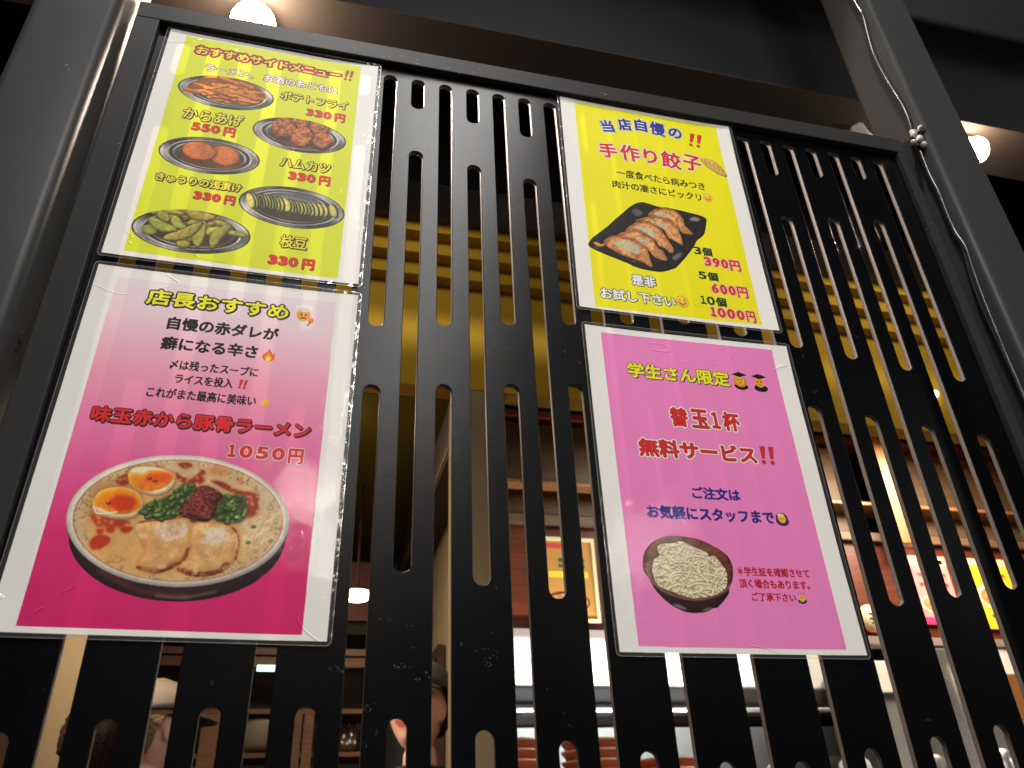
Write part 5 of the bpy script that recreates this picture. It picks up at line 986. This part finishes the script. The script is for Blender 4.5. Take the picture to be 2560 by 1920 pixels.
wall_menu(1.895, 2.045, 1.985, 2.200, YK-.002, M_paper_p, "pink wall menu with a yellow heading and a magenta foot", (("heading", -.5, .5, .36, .5, M_cream), ("text_block", -.2, .42, .38, .45, M_yelink), ("text_block", -.3, .4, .20, .24, M_redink), ("text_block", -.3, .4, .05, .10, M_redink), ("food_picture", -.42, .46, -.36, -.06, M_white), ("food_picture", -.36, .40, -.33, -.09, M_food), ("footer_band", -.5, .5, -.5, -.40, M_mag)))
wall_menu(2.125, 2.29, 1.976, 2.200, YK-.002, M_paper_y, "yellow wall menu with a bowl picture and dark small print", (("heading", -.5, .5, .40, .5, M_cream), ("text_block", -.25, .3, .24, .28, M_redink), ("food_picture", -.5, .42, -.24, .16, M_white), ("food_picture", -.42, .36, -.20, .10, M_food), ("text_block", -.3, .3, -.34, -.30, M_green)))
xd, zd = at(1.712, 1.996, YK-.01)
dc = empty("wall_disc", (xd, YK-.012, zd), "small round cream disc with dark marks and a red lower rim", "disc")
bm = bmesh.new(); lathe(bm, [(.055, 0), (.062, .008), (.060, .016), (.0001, .018)], n=32, M=Matrix.Rotation(rad(90), 3, 'X')); obj("disc_face", bm, M_cream, dc, True)
bm = bmesh.new(); tube(bm, [(.062*math.cos(rad(a)), -.01, .062*math.sin(rad(a))) for a in range(200, 341, 10)], .006); obj("red_rim", bm, M_redink, dc, True)
bm = bmesh.new()
for q in range(2): tube(bm, [(-.006+.014*math.cos(rad(a)), -.0195, .011-.022*q+.011*math.sin(rad(a))) for a in range(110, -100, -20)], .003)
obj("dark_mark", bm, M_green, dc, True)
bm = bmesh.new(); bmesh.ops.create_uvsphere(bm, u_segments=16, v_segments=10, radius=.016); xl, zl = at(2.253, 2.835, YB-.03); o = obj("wall_glow", bm, mat("spot_glow", (1, 1, 1), .5, emit=((1, .85, .55), 9)), None, True); o.location = (xl, YB-.018, zl); tag(o, "tiny glowing spot on the plain part of the yellow wall", "lamp")  # tiny emissive ball set against the wall

# ================================================================== people
def person(x, y, H, yaw, label, shirt, hair, hairmat, cap=None, pitch=0.0):
    e = empty("person", (x, y, .15), label, "person"); e.rotation_euler = (0, 0, yaw)
    V = []; E = []; Rr = []
    def v(p, r, par=None):
        V.append(Vector(p)*H); Rr.append(r*H)
        if par is not None: E.append((par, len(V)-1))
        return len(V)-1
    pel = v((0, 0, .53), .075); sp = v((0, .005, .62), .070, pel); ch = v((0, .0, .73), .085, sp); nb = v((0, .012, .815), .040, ch); nk = v((0, .006, .85), .031, nb); v((0, -.002, .885), .033, nk)
    for s in (-1, 1):
        a = v((s*.095, .008, .80), .042, ch); a = v((s*.135, .012, .72), .030, a); a = v((s*.15, .015, .625), .025, a); a = v((s*.148, -.03, .53), .020, a); a = v((s*.145, -.055, .485), .016, a); pm = v((s*.143, -.066, .455), .017, a)
        for k, (dy, L) in enumerate(((-.012, .036), (-.004, .042), (.004, .040), (.012, .032))):
            q = v((s*.143, -.066+dy, .437), .0055, pm); v((s*(.143-.006), -.07+dy, .437-L), .0045, q)
        q = v((s*.135, -.084, .450), .006, pm); v((s*.128, -.094, .428), .005, q)
        h_ = v((s*.052, 0, .49), .060, pel); kn = v((s*.058, -.005, .285), .038, h_); an = v((s*.06, .012, .05), .024, kn); v((s*.062, -.07, .02), .020, an)
    me = bpy.data.meshes.new("body_skel"); me.from_pydata([tuple(q) for q in V], E, [])
    o = bpy.data.objects.new("body_tmp", me); C.objects.link(o)
    sk = o.modifiers.new("s", 'SKIN'); o.modifiers.new("d", 'SUBSURF').levels = 1
    for i, r in enumerate(Rr): me.skin_vertices[0].data[i].radius = (r, r*(.78 if i in (1, 2) else 1))
    me.skin_vertices[0].data[0].use_root = True
    dg = bpy.context.evaluated_depsgraph_get(); bm = bmesh.new(); bm.from_mesh(o.evaluated_get(dg).to_mesh()); bpy.data.objects.remove(o)
    # head: a sculpted ball with brow, nose, mouth, chin and ears, face towards -y
    hc = Vector((0, -.008, .932))*H; r = bmesh.ops.create_uvsphere(bm, u_segments=64, v_segments=48, radius=1.0); g = lambda d, w: math.exp(-(d/w)**2)
    Mp = Matrix.Rotation(pitch, 3, 'X'); head_v = r['verts']
    for vt in head_v:
        n = vt.co.copy(); front = max(0, -n.y)
        c = Vector((n.x*.046, n.y*.056, n.z*.068))
        if n.z < 0: c.x *= 1-.25*(-n.z)**1.3; c.y = c.y*(1-.18*(-n.z)) - .004*(-n.z)*front
        f = front > .15
        if f:
            c.y -= .013*g(n.x, .13)*g(n.z+.10, .20)*front + .005*g(n.x, .22)*g(n.z+.18, .10)*front
            c.y += .006*(g(n.x-.38, .16)+g(n.x+.38, .16))*g(n.z-.10, .13)*front
            c.y -= .003*g(n.z-.28, .12)*g(n.x, .6)*front
            c.y -= (.0045*g(n.z+.44, .055)+.004*g(n.z+.56, .05))*g(n.x, .30)*front
            c.y -= .008*g(n.x, .3)*g(n.z+.82, .16)
        vt.co = hc + Mp @ (c*H)
    ears = []
    for s in (-1, 1):
        r = bmesh.ops.create_uvsphere(bm, u_segments=20, v_segments=14, radius=1.0)
        for vt in r['verts']:
            n = vt.co.copy(); c = Vector((s*(.0445+.004*n.x+.005*max(0, n.y)-.004*g(n.y, .4)*g(n.z, .4)*(1 if n.x*s > 0 else 0)), .004+.0105*n.y, -.004+.0185*n.z)); vt.co = hc+Mp @ (c*H)
    m1 = bpy.data.meshes.new("body"); bm.to_mesh(m1); bm.free()
    b = bpy.data.objects.new("body", m1); C.objects.link(b); rm = b.modifiers.new("r", 'REMESH'); rm.mode = 'VOXEL'; rm.voxel_size = .0048*H/1.7; sm = b.modifiers.new("m", 'SMOOTH'); sm.iterations = 2
    dg = bpy.context.evaluated_depsgraph_get(); m2 = bpy.data.meshes.new_from_object(b.evaluated_get(dg)); bpy.data.objects.remove(b); m2.name = "body"
    m2.materials.clear(); m2.materials.append(M_skin); m2.materials.append(M_lip); m2.materials.append(M_eye)
    for p in m2.polygons:
        p.use_smooth = True; c = Mp.inverted() @ (Vector(p.center)-hc)/H
        if c.y < -.045 and abs(c.x) < .017 and -.041 < c.z < -.027: p.material_index = 1
        if c.y < -.036 and (abs(abs(c.x)-.0185) < .007) and abs(c.z-.006) < .0028: p.material_index = 2
    b = bpy.data.objects.new("body", m2); C.objects.link(b); b.parent = e
    def shell(name, test, off, m):
        bmx = bmesh.new(); bmx.from_mesh(m2); bmesh.ops.delete(bmx, geom=[f for f in bmx.faces if not test(f.calc_center_median()/H, Mp.inverted() @ (f.calc_center_median()-hc)/H)], context='FACES'); bmx.normal_update()
        for vt in bmx.verts: vt.co += vt.normal*off(vt.co/H)*H
        me_ = bpy.data.meshes.new(name); bmx.to_mesh(me_); bmx.free(); me_.materials.clear(); me_.materials.append(m)
        for p in me_.polygons: p.use_smooth = True; p.material_index = 0
        o_ = bpy.data.objects.new(name, me_); C.objects.link(o_); o_.parent = e; so = o_.modifiers.new("t", 'SOLIDIFY'); so.thickness = .002; return o_
    hand = lambda c: abs(c.x) > .11 and c.z < .50
    shell("shirt", lambda c, q: .47 < c.z < .832 and not (abs(c.x) > .115 and c.z < .62), lambda c: .009, shirt)
    shell("trousers", lambda c, q: .05 < c.z < .50 and not hand(c), lambda c: .007, M_shirt_k)
    if hair: shell("hair", hair, lambda c: .009+.002*math.sin(c.x*900)*math.sin(c.z*700), hairmat)
    shell("collar", lambda c, q: .815 < c.z < .842 and abs(c.x) < .05, lambda c: .011, M_shirt_k)
    if cap:
        bmx = bmesh.new(); r = bmesh.ops.create_uvsphere(bmx, u_segments=32, v_segments=20, radius=1.0)
        bmesh.ops.delete(bmx, geom=[q for q in bmx.verts if q.co.z < -.02], context='VERTS')
        for q in bmx.verts: q.co = hc+Mp @ (Vector((q.co.x*.060, q.co.y*.070, .026+q.co.z*.052+.005*math.sin(q.co.x*3)))*H)
        cp = obj("cap", bmx, cap[0], e, True); so = cp.modifiers.new("t", 'SOLIDIFY'); so.thickness = .003
        bmx = bmesh.new()
        ra, rb_ = [], []
        for i in range(17):
            a = rad(200+140*i/16); ra.append(bmx.verts.new(hc+Mp @ (Vector((.060*math.cos(a), .069*math.sin(a), .026))*H))); rb_.append(bmx.verts.new(hc+Mp @ (Vector((.066*math.cos(a), .069*math.sin(a)-.042*max(0, -math.sin(a))**1.5, .018))*H)))
        for i in range(16): bmx.faces.new((ra[i], ra[i+1], rb_[i+1], rb_[i]))
        br = obj("brim", bmx, cap[1], cp, True); so = br.modifiers.new("t", 'SOLIDIFY'); so.thickness = .004
    return e
hair_short = lambda c, q: q.z > -.03 and (q.y > .002 or q.z > .036) and not (abs(q.x) > .040 and abs(q.y-.004) < .016 and q.z < .018)
hair_full = lambda c, q: q.z > -.055 and (q.y > -.012 or q.z > .034)
x, z = at(-.238, 1.700, 1.95); hc_ = (z-.15)
person(x-.002, 1.97, (hc_+.004)/.932, rad(132), "person in a beige cap with light brown hair seen past the ramen poster foot", M_shirt_k, lambda c, q: (q.z > -.001 and abs(q.x) < .0465) or (q.y > .024 and q.z > -.035), M_hair_l, (M_cap_b, M_cap_d))
x, z = at(-.335, 1.690, 1.75)
person(x, 1.78, (z-.15)/.932, rad(200), "person with dark brown hair seen from behind near the beige post", M_shirt_k, hair_full, M_hair_d)
x, z = at(.372, 1.727, 2.0)
person(x+.005, 2.02, (z-.13)/.932, rad(-38), "person in a grey shirt with black collar and dark cap looking up by the mirror", M_shirt_g, hair_short, M_hair_d, (M_cap_d, M_cap_d), rad(-8))

# ------------------------------------------------------------------ settle the whole place on the floor level
for o in list(SC.objects):
    if o.parent is None: o.location.z -= .15
